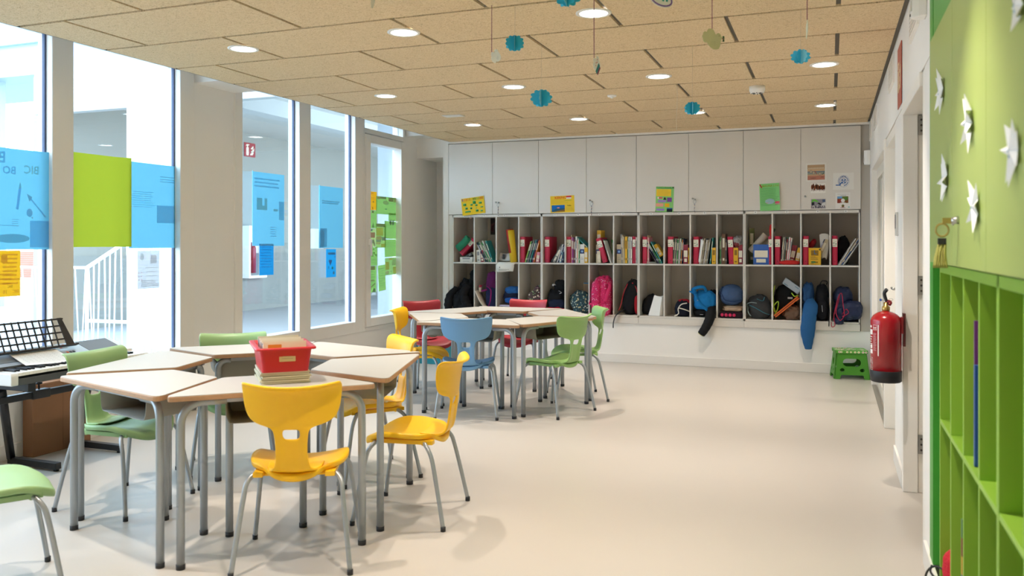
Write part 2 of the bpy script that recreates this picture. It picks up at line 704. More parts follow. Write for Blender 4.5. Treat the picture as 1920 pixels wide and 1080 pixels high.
# wing across the courtyard
wg = thing('courtyard_building', 'white building wing with pale blue fascia outside the left window', 'building', (-15, 13, 0))
inv = T(15, -13, 0)
m = MB()
m.box(-15.0, -14.3, 13, 13.3, 0, 4.9, M=inv)
m.box(-14.3, -12, 13, 13.3, 4.5, 4.9, M=inv)
m.box(-14.3, -12, 14.6, 14.9, 0, 4.9, M=inv)
m.box(-14.5, -14.3, 13.3, 14.6, 0, 4.9, M=inv)
m.build('wall', mat('eceff0', 0.8), wg)
MB().box(-26, -12, 12.5, 14.9, 4.86, 5.5, M=inv).build('fascia', mat('9fb4d6', 0.5), wg)
MB().box(-26, -12, 12.4, 14.9, 5.5, 5.75, M=inv).build('roof_edge', mat('b7c6dc', 0.5), wg)
m = MB()
for k in range(14):
    m.box(-14.25, -12, 14.5, 14.56, 0.45 + k * 0.3, 0.70 + k * 0.3, M=inv)
m.build('louvre_panel', mat('8fa0b0', 0.6), wg)
for x in (-16.95, -20.0, -23.2):
    MB().box(x, x + 0.22, 12.7, 12.95, 0, 4.86, M=inv).build('post', mat('b4c6df', 0.5), wg)
bk = thing('brick_wall', 'pale salmon brick garden wall beyond the white railing', 'wall', (-20, 24, 0))
m = MB()
m.box(-14, 6, 0, 0.3, 0, 1.05)
for k in range(13):
    m.box(-14, 6, -0.01, 0, 0.02 + k * 0.08, 0.075 + k * 0.08, 1)
m.build('brickwork', [mat('a8978c', 0.9), mat('a8705a', 0.9, noise_amt=0.25, noise_scale=3)], bk)

# white railing with leaning rods
rl = thing('railing', 'white metal stair railing with leaning rods in the courtyard', 'railing', (-9, 7.5, 0))
WM = mat('f2f4f5', 0.4)
m = MB()
m.tube([(-3.0, 0, 1.07), (0.67, 0, 1.085)], 0.018, M=None)
m.tube([(0.67, 0, 1.085), (2.2, 0, 1.86)], 0.024)
m.build('handrail', WM, rl)
m = MB()
m.tube([(-3.0, 0, 0.06), (0.67, 0, 0.06)], 0.015)
m.tube([(0.67, 0, 0.45), (2.2, 0, 0.46)], 0.02)
m.build('bottom_rail', WM, rl)
random.seed(4)
for k in range(34):
    x = -2.9 + k * 0.11
    top = 1.08
    lean = (0.035 if k % 2 else -0.035)
    MB().tube([(x + lean, 0.0, 0.06), (x - lean * 0.9, 0, top)], 0.008, 6).build('rod', WM, rl)
for k in range(16):
    x = 0.78 + k * 0.085
    lean = random.uniform(-0.07, 0.07)
    MB().tube([(x + lean, 0.03, -0.0), (x, 0.0, 1.085 + (x - 0.67) * 0.506)], 0.009, 6).build('rod', WM, rl)
MB().tube([(0.67, 0, 0), (0.67, 0, 1.09)], 0.022).build('post', WM, rl)

# extinguisher cabinet and its sign on the porch wall
ec = thing('extinguisher_cabinet', 'white framed extinguisher cabinet on the porch wall outside', 'cabinet', (-11.0, 13.87, 0.68))
m = MB()
for (a, b, c, d) in ((-0.28, 0.28, 0, 0.05), (-0.28, 0.28, 1.0, 1.05), (-0.28, -0.23, 0.05, 1.0), (0.23, 0.28, 0.05, 1.0)):
    m.box(0.0, 0.2, a, b, c, d)
m.box(0, 0.02, -0.23, 0.23, 0.05, 1.0)
m.build('frame', [WHITE], ec)
m = MB().lathe([(0.0, 0.1), (0.08, 0.1), (0.08, 0.6), (0.03, 0.72), (0.0, 0.72)], 14, 0, T(0.09, -0.05, 0))
m.build('extinguisher', mat('8f1620', 0.4), ec)
sg = MB()
sg.box(0, 0.012, -0.17, 0.17, -0.14, 0.14)
SGN = mat('9c2530', 0.5)


def fire_sign(mb, M, w):
    """Pictogram: extinguisher body, hose and flames in pale yellow, drawn in a w-wide frame."""
    k = w / 0.2
    mb.prism([(p[0] * k - 0.045 * k, p[1] * k - 0.02 * k) for p in rrect(0.045, 0.1, 0.012)], 0.0005, 0.0012, 1, M)
    mb.prism([(x * k, y * k) for x, y in ((-0.055, 0.033), (-0.035, 0.033), (-0.035, 0.052), (-0.01, 0.058), (-0.01, 0.066), (-0.06, 0.066), (-0.075, 0.045), (-0.07, 0.04), (-0.055, 0.055))], 0.0005, 0.0012, 1, M)
    for dx, dy, s in ((0.035, -0.045, 1.0), (0.05, -0.01, 0.9), (0.04, 0.025, 0.75)):
        mb.prism([((dx + x * s) * k, (dy + y * s) * k) for x, y in ((-0.03, -0.02), (0.02, -0.015), (0.035, 0.015), (0.03, 0.045), (0.015, 0.015), (0.0, 0.03), (-0.005, 0.005), (-0.025, 0.0))], 0.0005, 0.0012, 1, M)


L_IN = Matrix(((0, 0, 1, 0), (1, 0, 0, 0), (0, 1, 0, 0), (0, 0, 0, 1)))     # sheet frame facing +X
fire_sign(sg, T(0.012, 0, 0) @ L_IN, 0.33)
tag(sg.build('fire_sign', [SGN, mat('e9e6c8', 0.6)], None, (-11.0, 13.85, 3.27)), 'red fire extinguisher sign high on the porch wall outside', 'sign')

# ================================================================ CEILING FIXTURES
lx, ly = [-3.55, -2.38, -1.21, -0.04], [8.12, 6.26, 4.41, 2.54, 0.67, -1.2]
EMIT = mat('ffffff', 0.5, emit=9.0)
rows_n = ['row nearest the cabinets', 'second row from the cabinets', 'third row from the cabinets', 'fourth row from the cabinets', 'fifth row from the cabinets', 'sixth row from the cabinets']
cols_n = ['beside the windows', 'second column from the windows', 'third column from the windows', 'beside the right wall']
spot = bpy.data.lights.new('downlight_beam', 'SPOT')
spot.energy = LAMP_WATTS
spot.color = LAMP_COLOUR
spot.spot_size = math.radians(80)
spot.spot_blend = 0.9
spot.shadow_soft_size = 0.02
lamp0 = None
for r, y in enumerate(ly):
    for c, x in enumerate(lx):
        lab = 'round recessed ceiling downlight, %s, %s' % (rows_n[r], cols_n[c])
        if lamp0 is None:
            t = lamp0 = thing('downlight', lab, 'ceiling light', (x, y, CZ), 0, 'recessed ceiling downlights')
            MB().lathe([(0.098, 0.0), (0.098, -0.004), (0.078, -0.006), (0.078, 0.0)], 28, caps=False).build('trim_ring', mat('f0ece4', 0.4), t)
            MB().lathe([(0.079, -0.002), (0.079, -0.001)], 28).build('diffuser', EMIT, t)
            b = bpy.data.objects.new('beam', spot)
            b.location = (0, 0, -0.03)
            b.parent = t
            COL.objects.link(b)
        else:
            t = copy_tree(lamp0)
            t.location = (x, y, CZ)
            t['label'] = lab
t = copy_tree(lamp0)  # extra unseen lamp, added only to brighten the corridor
t.location = (1.3, 7.9, 2.70)
t['label'] = 'ceiling downlight in the corridor behind the glazed door'
t['group'] = 'corridor lights'
sd = thing('smoke_detector', 'round white smoke detector on the ceiling boards', 'smoke detector', (-0.55, 6.95, CZ))
MB().lathe([(0.062, 0), (0.062, -0.03), (0.052, -0.055), (0.0, -0.055)], 28).build('housing', WHITE, sd)
m = MB()
for k in range(8):
    m.box(0.02, 0.047, -0.003, 0.003, -0.0575, -0.054, M=R(k * math.pi / 4))
m.build('slots', DARK, sd)
sn = thing('ceiling_sensor', 'tiny white dome sensor between two ceiling downlights', 'sensor', (-1.74, 6.93, CZ))
MB().lathe([(0.04, 0), (0.036, -0.012), (0.0, -0.014)], 20).build('base', WHITE, sn)
MB().lathe([(0.016, -0.013), (0.011, -0.024), (0.0, -0.027)], 14).build('dome', WHITE, sn)
vp = thing('ceiling_grille', 'small white rectangular grille in the ceiling near the windows', 'vent', (-3.48, 7.47, CZ), 0.0)
m = MB().box(-0.10, 0.10, -0.06, 0.06, -0.006, 0.0)
m.build('plate', mat('d9d6cf', 0.5), vp, bevel=0.002)
m = MB()
for k in range(4):
    m.box(-0.085, 0.085, -0.045 + k * 0.026, -0.035 + k * 0.026, -0.008, -0.006)
m.build('slats', mat('e9e7e2', 0.5), vp)

# ================================================================ SCHOOL DESKS
LAM = mat('b9b7b1', 0.5, spec=0.3, noise_amt=0.012, noise_scale=6)
PLY = mat('b08a68', 0.5, noise_amt=0.12, noise_scale=60)
TRAY = mat('8f8d84', 0.45)
FOOT = mat('26272b', 0.6)


def make_desk():
    t = thing('desk', '', 'desk', (0, 0, 0), 0, 'trapezoid desks pushed into rings')
    L, D = 0.915, 0.455
    S = L - 2 * D * math.tan(math.pi / 6)
    out = rounded([(-L / 2, 0), (L / 2, 0), (S / 2, D), (-S / 2, D)], 0.035, 5)
    MB().prism(out, 0.717, 0.738, 0, smooth=False).build('plywood_core', PLY, t, bevel=0.003)
    inn = [(x * 0.996, y * 0.99 + 0.0022) for x, y in out]
    top = MB().prism(inn, 0.7382, 0.7405, 0).build('tabletop', LAM, t)
    top['label'] = 'cream laminate writing surface'
    m = MB()
    m.box(-0.30, 0.30, 0.06, 0.085, 0.692, 0.717)
    m.box(-0.16, 0.16, 0.375, 0.40, 0.692, 0.717)
    m.box(-0.22, -0.195, 0.07, 0.39, 0.692, 0.717)
    m.box(0.195, 0.22, 0.07, 0.39, 0.692, 0.717)
    m.build('underframe', TUBE, t)
    for sx in (-1, 1):
        p = [(sx * 0.20, 0.075, 0.700), (sx * 0.27, 0.072, 0.700)]
        for k in range(9):
            a = k / 8 * math.pi / 2
            p.append((sx * (0.30 + 0.085 * math.sin(a)), 0.070 - 0.018 * math.sin(a), 0.700 - 0.085 * (1 - math.cos(a))))
        p += [(sx * 0.386, 0.052, 0.4), (sx * 0.386, 0.052, 0.02)]
        lg = MB().tube(p, 0.0175, 14).build('leg', TUBE, t)
        MB().lathe([(0.0, 0), (0.0188, 0), (0.0192, 0.022), (0.0, 0.022)], 14, 0, T(sx * 0.386, 0.052, 0)).build('foot_cap', FOOT, lg)
    for sx in (-1, 1):
        p = [(sx * 0.10, 0.395, 0.700), (sx * 0.115, 0.395, 0.700)]
        for k in range(7):
            a = k / 6 * math.pi / 2
            p.append((sx * (0.12 + 0.05 * math.sin(a)), 0.395, 0.700 - 0.05 * (1 - math.cos(a))))
        p += [(sx * 0.17, 0.395, 0.4), (sx * 0.17, 0.395, 0.02)]
        lg = MB().tube(p, 0.0175, 14).build('leg', TUBE, t)
        MB().lathe([(0.0, 0), (0.0188, 0), (0.0192, 0.022), (0.0, 0.022)], 14, 0, T(sx * 0.17, 0.395, 0)).build('foot_cap', FOOT, lg)
    prof = spline([(-0.205, 0.69), (-0.2, 0.63), (-0.19, 0.602), (-0.165, 0.592), (0.0, 0.592), (0.165, 0.592), (0.19, 0.602), (0.2, 0.63), (0.205, 0.69)][0:9] and
                  [Vector((a, 0, b)) for a, b in ((-0.205, 0.69), (-0.2, 0.63), (-0.19, 0.602), (-0.165, 0.592), (0.0, 0.592), (0.165, 0.592), (0.19, 0.602), (0.2, 0.63), (0.205, 0.69))], 3)
    m = MB()
    m.grid([[(p.x, 0.09, p.z) for p in prof], [(p.x * 0.86, 0.36, p.z) for p in prof]])
    m.add([(p.x * 0.86, 0.36, p.z) for p in prof], [list(range(len(prof)))])
    m.build('book_tray', TRAY, t, solid=0.003, soff=0)
    return t


desk0 = make_desk()
# each ring: the outer edge of every desk, (mid x, mid y, edge direction in degrees), label
DESKS = [
    (-2.251, 3.013, 43.0, 'cream desk of the near ring carrying the red bin'),
    (-2.085, 3.889, 107.5, 'cream desk of the near ring in front of the sideways yellow chair'),
    (-2.676, 4.501, 165.9, 'cream desk of the near ring in front of the half hidden yellow chair'),
    (-3.461, 4.308, -137.6, 'cream desk of the near ring in front of the green chair by the pier'),
    (-3.633, 3.468, -76.5, 'cream desk of the near ring beside the electric keyboard'),
    (-3.049, 2.831, -16.5, 'cream desk of the near ring behind the cropped green seat'),
    (-2.703, 6.040, 2.9, 'cream desk of the far ring behind the blue chair'),
    (-2.070, 6.532, 65.5, 'cream desk of the far ring in front of the green chair seen from behind'),
    (-2.149, 7.390, 125.5, 'cream desk of the far ring in front of the green chair farther right'),
    (-2.890, 7.790, 181.0, 'cream desk of the far ring nearest the cubbies'),
    (-3.522, 7.306, -117.6, 'cream desk of the far ring in front of the dark red chair'),
    (-3.400, 6.480, -56.0, 'cream desk of the far ring in front of its yellow chair'),
]
for i, (x, y, a, lab) in enumerate(DESKS):
    t = desk0 if i == 0 else copy_tree(desk0)
    t.location = (x, y, 0)
    t.rotation_euler = (0, 0, math.radians(a))
    t['label'] = lab

# ================================================================ CHAIRS
CHC = {'yellow': mat('f6c01c', 0.38, spec=0.4, bump=0.02, noise_scale=300),
       'green': mat('8fb76f', 0.4, spec=0.4, bump=0.02, noise_scale=300),
       'mint': mat('8fb27c', 0.4, spec=0.4, bump=0.02, noise_scale=300),
       'red': mat('a8303a', 0.42, spec=0.4, bump=0.02, noise_scale=300),
       'blue': mat('6f9dc6', 0.42, spec=0.4, bump=0.02, noise_scale=300)}


def make_chair(colour):
    c = CHC[colour]
    t = thing('school_chair', '', 'chair', (0, 0, 0), 0, 'plastic school chairs around the desks')
    n = 14

    def seat_pt(a, b, drop=0.0, inset=0.0):
        hw = 0.215 - 0.035 * max(0, -b) ** 1.5 - 0.012 * max(0, b)
        x = a * (hw - 0.05 * abs(b) ** 5) * (1 - inset)
        y = 0.015 + b * (0.205 - 0.045 * abs(a) ** 4) * (1 - inset)
        z = 0.428 + 0.032 * abs(a) ** 2.2 * (1 - 0.45 * max(0, -b)) - 0.04 * max(0, b - 0.35) ** 2 / 0.42 - 0.020 * (1 - a * a) * max(0, -b) - 0.006 * (1 - b * b) * (1 - a * a)
        return (x, y, z - drop)
    rows = [[seat_pt(-1 + 2 * i / n, -1 + 2 * j / n) for i in range(n + 1)] for j in range(n + 1)]
    m = MB().grid(rows)
    rim = [(i, 0) for i in range(n)] + [(n, j) for j in range(n)] + [(n - i, n) for i in range(n)] + [(0, n - j) for j in range(n)]
    k = len(m.v)
    for (i, j) in rim:
        m.v.append(seat_pt(-1 + 2 * i / n, -1 + 2 * j / n, 0.034, 0.02))
    L = len(rim)
    for q in range(L):
        (i, j), (i2, j2) = rim[q], rim[(q + 1) % L]
        m.f.append([j * (n + 1) + i, k + q, k + (q + 1) % L, j2 * (n + 1) + i2])
        m.m.append(0)
        m.s.append(True)
    m.build('seat', c, t, solid=0.008, sub=1)
    # back: neck with a slot, then the wide wrapped panel
    R_ = [(-0.075, 0.430, 0.120), (-0.135, 0.422, 0.116), (-0.176, 0.418, 0.102), (-0.200, 0.434, 0.074), (-0.213, 0.482, 0.066), (-0.220, 0.535, 0.065),
          (-0.225, 0.566, 0.068), (-0.231, 0.606, 0.072), (-0.233, 0.618, 0.094), (-0.235, 0.627, 0.135), (-0.237, 0.641, 0.166), (-0.240, 0.664, 0.186),
          (-0.246, 0.70, 0.198), (-0.252, 0.738, 0.204), (-0.259, 0.764, 0.206), (-0.270, 0.780, 0.205), (-0.288, 0.788, 0.202), (-0.298, 0.785, 0.199)]
    us = [-1, -0.92, -0.72, -0.5, -0.2, 0.2, 0.5, 0.72, 0.92, 1]
    rows = []
    for q, (y, z, hw) in enumerate(R_):
        row = []
        for u in us:
            x = u * hw
            yy = y + 0.062 * (x / 0.2) ** 2 * (1.0 if q >= 8 else 0.15)
            zz = z + (0.016 * (x / 0.2) ** 2 if q >= 13 else 0.0)
            if q <= 2:
                zz += 0.012 * (abs(u) ** 2) - 0.004
            if 3 <= q <= 6 and abs(u) < 0.6:
                yy += 0.008
            row.append((x, yy, zz))
        rows.append(row)
    m = MB().grid(rows, skip={(6, j) for j in (3, 4, 5)})
    m.build('backrest', c, t, solid=0.012, soff=0, sub=2)
    m = MB()
    for y in (-0.11, 0.12):
        m.tube([(-0.165, y, 0.395), (0.165, y, 0.395)], 0.010)
    for x in (-0.15, 0.15):
        m.box(x - 0.02, x + 0.02, -0.16, 0.16, 0.392, 0.412)
    m.build('seat_bracket', c, t)
    for sx in (-1, 1):
        for (y0, y1) in ((-0.11, -0.235), (0.12, 0.225)):
            dy = y1 - y0
            p = spline([(sx * 0.14, y0, 0.396), (sx * 0.175, y0 + dy * 0.12, 0.394), (sx * 0.198, y0 + dy * 0.34, 0.365), (sx * 0.206, y0 + dy * 0.5, 0.31),
                        (sx * 0.226, y0 + dy * 0.78, 0.15), (sx * 0.243, y1, 0.012)], 4)
            lg = MB().tube(p, 0.0108, 10).build('leg', TUBE, t)
            MB().lathe([(0.0, 0), (0.0125, 0), (0.0125, 0.022), (0.0, 0.024)], 10, 0, T(sx * 0.2425, y1, 0)).build('foot_cap', FOOT, lg)
    return t


CHAIRS = [
    ('yellow', -2.189, 3.10, 116, 'yellow plastic chair in the foreground seen from behind below the red bin'),
    ('yellow', -2.005, 3.80, 190, 'yellow plastic chair standing sideways at the right side of the near ring'),
    ('yellow', -2.59, 4.36, 230, 'yellow plastic chair half hidden behind the near ring at its back right'),
    ('mint', -3.446, 4.19, -50, 'pale green chair facing the viewer behind the red bin'),
    ('mint', -3.50, 3.405, 2, 'pale green chair beside the electric keyboard'),
    ('mint', -3.09, 2.33, 57, 'pale green chair cropped by the left edge, only its seat showing'),
    ('blue', -2.73, 6.15, 109, 'blue plastic chair, the only blue one'),
    ('green', -2.12, 6.51, 158.7, 'green plastic chair seen from behind at the far ring'),
    ('green', -2.13, 7.17, 208, 'green plastic chair facing left, farthest right at the far ring'),
    ('red', -2.90, 7.82, 268, 'red plastic chair in front of the lower cubbies'),
    ('red', -3.68, 7.37, -38, 'dark red plastic chair close to the wall corner'),
    ('yellow', -3.345, 6.56, 14, 'yellow plastic chair at the left of the far ring'),
]
proto = {}
for colour, x, y, a, lab in CHAIRS:
    if colour not in proto:
        t = proto[colour] = make_chair(colour)
    else:
        t = copy_tree(proto[colour])
    t.location = (x, y, 0)
    t.rotation_euler = (0, 0, math.radians(a - 90))
    t['label'] = lab

# ================================================================ THINGS ON THE NEAR DESK
DA = math.radians(43.0)
BX, BY = -2.416, 3.275
for k in range(6):
    o = MB()
    o.box(-0.108, 0.108, -0.145, 0.145, 0, 0.0085, 0)
    o.box(-0.1055, 0.110, -0.147, 0.147, 0.0012, 0.0073, 1)
    b = o.build('booklet', [mat(['b9b49c', 'c9c2a2', 'b5b196', 'c4bea6', 'bab597', 'd3cdb4'][k], 0.7), mat('e9e3cc', 0.8)], None,
                (BX + [0, .003, -.002, .002, -.003, .001][k], BY + [0, -.002, .003, 0, .002, -.001][k], 0.7408 + k * 0.0092), (0, 0, DA + [0.02, -0.03, 0.01, 0.04, -0.02, 0.0][k]))
    tag(b, 'beige booklet under the red bin, %s from the bottom of its stack' % ORD[k], 'booklet', 'booklets stacked under the red bin')
RED = mat('c8202c', 0.35)
bz = 0.7408 + 6 * 0.0092
bin_ = thing('storage_bin', 'red plastic bin of books standing on the booklet stack', 'bin', (BX, BY, bz), DA)
m = MB()
lo, hi = rrect(0.205, 0.315, 0.02), rrect(0.232, 0.345, 0.024)
li, hi2 = rrect(0.199, 0.309, 0.018), rrect(0.224, 0.337, 0.022)
rim, rim2 = rrect(0.268, 0.382, 0.03), rrect(0.27, 0.384, 0.03)
Hb = 0.112
rings = [(lo, 0.0), (hi, Hb - 0.012), (hi, Hb - 0.004), (rim, Hb - 0.010), (rim2, Hb - 0.006), (rim, Hb), (hi2, Hb), (li, 0.004)]
n = len(lo)
m.grid([[(p[0], p[1], z) for p in ring + ring[:1]] for ring, z in rings])
m.add([(p[0], p[1], 0.0) for p in lo], [list(range(n))[::-1]])
m.add([(p[0], p[1], 0.004) for p in li], [list(range(n))])
m.build('tub', RED, bin_)
lb = MB().prism(rrect(0.072, 0.036, 0.004), 0, 0.001)
for k, (w, y) in enumerate(((0.045, 0.006), (0.05, -0.004))):
    lb.box(-w / 2, w / 2, y - 0.0009, y + 0.0009, 0.001, 0.0014, 1)
fx = Matrix(((1, 0, 0, 0), (0, 0, -1, 0), (0, 1, 0, 0), (0, 0, 0, 1)))
lb.build('paper_label', [mat('d9c795', 0.7), mat('9c9075', 0.8)], bin_, (0.006, -0.168, 0.066), (math.radians(90 - 8.5), 0, 0))
cols = ['e6dcc4', 'd8cdb6', '2c3264', 'e4dcc8', '31335c', 'd8d3c8', 'e7e0cf', '3a3f70', '8d8fa3', 'd9d2bb']
cn = ['cream', 'sand', 'navy', 'ivory', 'dark blue', 'white', 'pale cream', 'indigo', 'grey', 'beige']
for k in range(10):
    o = MB()
    w, h = 0.19, 0.118 + (0.012 if k % 3 == 0 else 0.0)
    o.box(-w / 2, w / 2, 0, 0.017, 0, h, 0)
    o.box(-w / 2 + 0.003, w / 2 + 0.001, 0.002, 0.015, 0.002, h + 0.0008, 1)
    o.box(-w / 2 + 0.02, -w / 2 + 0.08, -0.0006, 0, h - 0.05, h - 0.012, 2)
    yy = -0.140 + k * 0.0285
    c_, s_ = math.cos(DA), math.sin(DA)
    b = o.build('book', [mat(cols[k], 0.5), mat('ece6d8', 0.8), mat(['d98a2a', 'd9b640', 'b84a3a', 'f0e4c0', '7a2c3a', 'dcb64a', 'c9a08a', 'd6b27a', 'e9e4da', 'b99a7a'][k], 0.5)], None,
                (BX - s_ * yy, BY + c_ * yy, bz + 0.005), (-0.12, 0, DA))
    tag(b, '%s paperback standing in the red bin, %s from its front' % (cn[k], ORD[k]), 'book', 'paperbacks in the red bin')

# ================================================================ CABINETS
CW = 0.2934                                     # cubby cell pitch
X0 = -4.403
SCRIB = mat('55524d', 0.7)


def cubby_unit(label, group, loc, rz, paint, inner, dz, tags):
    """Two rows of four pigeonholes; front at local y = 0, into the wall is +y."""
    t = thing('cubby_unit', label, 'shelf unit', loc, rz, group)
    W = CW * 4
    zb, zm, zt = 0.55 + dz, 1.146 + dz, 1.730 + dz
    m = MB()
    m.box(0.001, 0.014, 0, 0.43, zb - 0.02, zt)
    m.box(W - 0.014, W - 0.001, 0, 0.43, zb - 0.02, zt)
    m.box(0.001, W - 0.001, 0, 0.43, zt - 0.03, zt)
    m.box(0.001, W - 0.001, 0, 0.43, zb - 0.02, zb)
    m.build('carcass', paint, t, bevel=0.0015)
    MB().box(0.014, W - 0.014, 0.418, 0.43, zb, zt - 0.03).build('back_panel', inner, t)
    for k in (1, 2, 3):
        MB().box(k * CW - 0.008, k * CW + 0.008, 0.002, 0.418, zb, zt - 0.03).build('divider', paint, t, bevel=0.0015)
    MB().box(0.014, W - 0.014, 0.001, 0.418, zm - 0.018, zm).build('shelf', paint, t, bevel=0.0015)
    MB().box(0.001, W - 0.001, -0.004, 0.012, 0.457 + dz, zb - 0.021).build('plinth', paint, t, bevel=0.002)
    if tags:
        for k in range(4):
            g = MB().box(-0.016, 0.016, -0.0015, 0, -0.015, 0.013)
            g.box(-0.006, -0.002, -0.002, -0.0015, -0.007, 0.005, 1)
            g.box(0.002, 0.006, -0.002, -0.0015, -0.007, 0.005, 1)
            g.build('number_tag', [WHITE, SCRIB], t, (k * CW + CW * 0.48 + 0.03 * math.sin(k * 5.1 + tags), -0.0005, zt - 0.012))
    return t


def wall_cabinet(label, group, loc, rz, paint, w1, w2, z0, z1, lock_first=False):
    t = thing('wall_cabinet', label, 'cabinet', loc, rz, group)
    MB().box(0.004, w1 + w2 - 0.004, 0.004, 0.43, z0 + 0.003, z1 - 0.003).build('carcass', paint, t)
    for k, (a, b) in enumerate(((0, w1), (w1, w1 + w2))):
        d = MB().box(a + 0.002, b - 0.002, -0.016, 0.003, z0 + 0.003, z1 - 0.003).build('door', paint, t, bevel=0.0015)
        if k == 1:
            lk = MB().lathe([(0.011, 0), (0.011, 0.006), (0.0, 0.006)], 16, 0, T(a + 0.045, -0.016, z0 + 0.145) @ R(math.pi / 2, 'X'))
            lk.build('lock', STEEL, d)
    return t


un = ['under the window end of the cabinets', 'second from the window wall', 'second from the right wall', 'beside the right wall']
for u in range(4):
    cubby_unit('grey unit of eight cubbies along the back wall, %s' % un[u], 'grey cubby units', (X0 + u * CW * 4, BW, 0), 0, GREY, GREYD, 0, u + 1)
for u in range(4):
    wall_cabinet('grey double door wall cabinet above the cubbies, %s' % ['at the window end', 'second from the window wall', 'second from the right wall', 'beside the right wall'][u],
                 'grey wall cabinets', (-4.451 + u * 1.187, BW, 0), 0, GREY, 0.5935, 0.5935, 1.733, 2.614)
struct('trim_6', MB().box(-4.456, -4.406, BW + 0.004, BW + 0.43, 0.456, 1.733), GREY)

# lime green cupboards on the right
LIME_SHADE = mat('6f9a2e', 0.5)  # same lime paint, darkened to carry the shade inside the cubbies
for u in range(2):
    cubby_unit('lime green unit of eight cubbies at the right, %s' % ['nearest the doors', 'nearest the viewer'][u], 'green cubby units', (RW, 3.53 - u * CW * 4, 0), -math.pi / 2, LIME, LIME_SHADE, -0.43, 0)
for u in range(2):
    wall_cabinet('lime green double door cupboard above the green cubbies, %s' % ['nearest the doors', 'nearest the viewer'][u], 'green cupboards',
                 (RW, 3.69 - u * 1.273, 0), -math.pi / 2, mat('a2b666', 0.42), 0.6365, 0.6365, 1.303, 2.185)
g = MB()
g.box(RW - 0.006, 0.84, 3.692, 3.80, 0.1, 2.64)
g.box(RW - 0.004, 0.84, 1.14, 3.692, 2.19, 2.64)
g.box(0.43, 0.84, 3.535, 3.692, 0.1, 1.30)
g.box(RW + 0.003, 0.84, 1.14, 1.18, 0, 1.3)
struct('trim_7', g, LEAF)

# ================================================================ SMALL WALL FIXTURES
fxL, fxB, fxR = L_IN, Matrix(((1, 0, 0, 0), (0, 0, -1, 0), (0, 1, 0, 0), (0, 0, 0, 1))), Matrix(((0, 0, -1, 0), (-1, 0, 0, 0), (0, 1, 0, 0), (0, 0, 0, 1)))
for q, (y, z, w) in enumerate(((4.50, 2.52, 0.42), (6.12, 2.54, 0.46), (8.25, 2.55, 0.46), (9.15, 2.55, 0.36))):
    t = thing('air_grille', 'white air grille high on the right wall, %s' % ['nearest the viewer', 'second from the viewer, past the red sign', 'second from the back corner', 'in the back corner'][q], 'vent', (RW, y, z), 0, 'air grilles above the doors')
    m = MB()
    for (a, b, c, d) in ((-w / 2, w / 2, -0.12, -0.105), (-w / 2, w / 2, 0.05, 0.065), (-w / 2, -w / 2 + 0.02, -0.105, 0.05), (w / 2 - 0.02, w / 2, -0.105, 0.05)):
        m.box(-0.012, 0, a, b, c, d)
    m.build('frame', FRAME, t)
    MB().box(-0.001, 0, -w / 2 + 0.02, w / 2 - 0.02, -0.105, 0.05).build('recess', mat('a8a398', 0.8), t)
    m = MB()
    for k in range(7):
        m.box(-0.010, -0.002, -w / 2 + 0.02, w / 2 - 0.02, -0.10 + k * 0.0215, -0.090 + k * 0.0215)
    m.build('louvres', FRAME, t)
sgn = MB().box(-0.14, 0.14, -0.18, 0.18, -0.004, 0.0, 0)
fire_sign(sgn, Matrix.Identity(4), 0.26)
tag(sgn.build('fire_sign', [mat('b05040', 0.5), mat('e8d9b0', 0.6)], None, (RW - 0.004, 5.42, 2.37), None), 'red sign high on the right wall above the extinguisher', 'sign').matrix_world = T(RW - 0.006, 5.42, 2.37) @ fxR
for (nm, lab, p, r_) in (('motion_sensor', 'white motion sensor in the back right corner by the cabinets', (RW - 0.012, 9.40, 2.27), 0.9), ('motion_sensor', 'white motion sensor at the ceiling beside the green cupboard', (RW - 0.012, 4.0, 2.43), 1.0)):
    t = thing(nm, lab, 'motion sensor', p)
    m = MB().prism([(0.012, -0.04), (0.012, 0.04), (-0.02, 0.035), (-0.045, 0.02), (-0.05, 0.0), (-0.045, -0.02), (-0.02, -0.035)], -0.075, 0.075)
    m.build('housing', WHITE, t, bevel=0.006)
    m = MB().box(-0.0525, -0.046, -0.018, 0.018, -0.045, 0.0)
    m.build('lens', mat('dcdcd8', 0.3), t, bevel=0.002)
    MB().lathe([(0.006, 0), (0.006, 0.003)], 12, 0, T(-0.0495, 0, -0.06) @ R(-math.pi / 2, 'Y')).build('indicator', DARK, t)
t = thing('wall_control', 'slim grey control panel on the right wall beside the extinguisher', 'switch', (RW, 5.62, 1.50))
MB().box(-0.014, 0, -0.04, 0.04, -0.075, 0.07).build('plate', mat('d5d3cd', 0.4), t, bevel=0.003)
MB().box(-0.0155, -0.014, -0.026, 0.026, -0.03, 0.055).build('display', mat('4a4f55', 0.3), t)

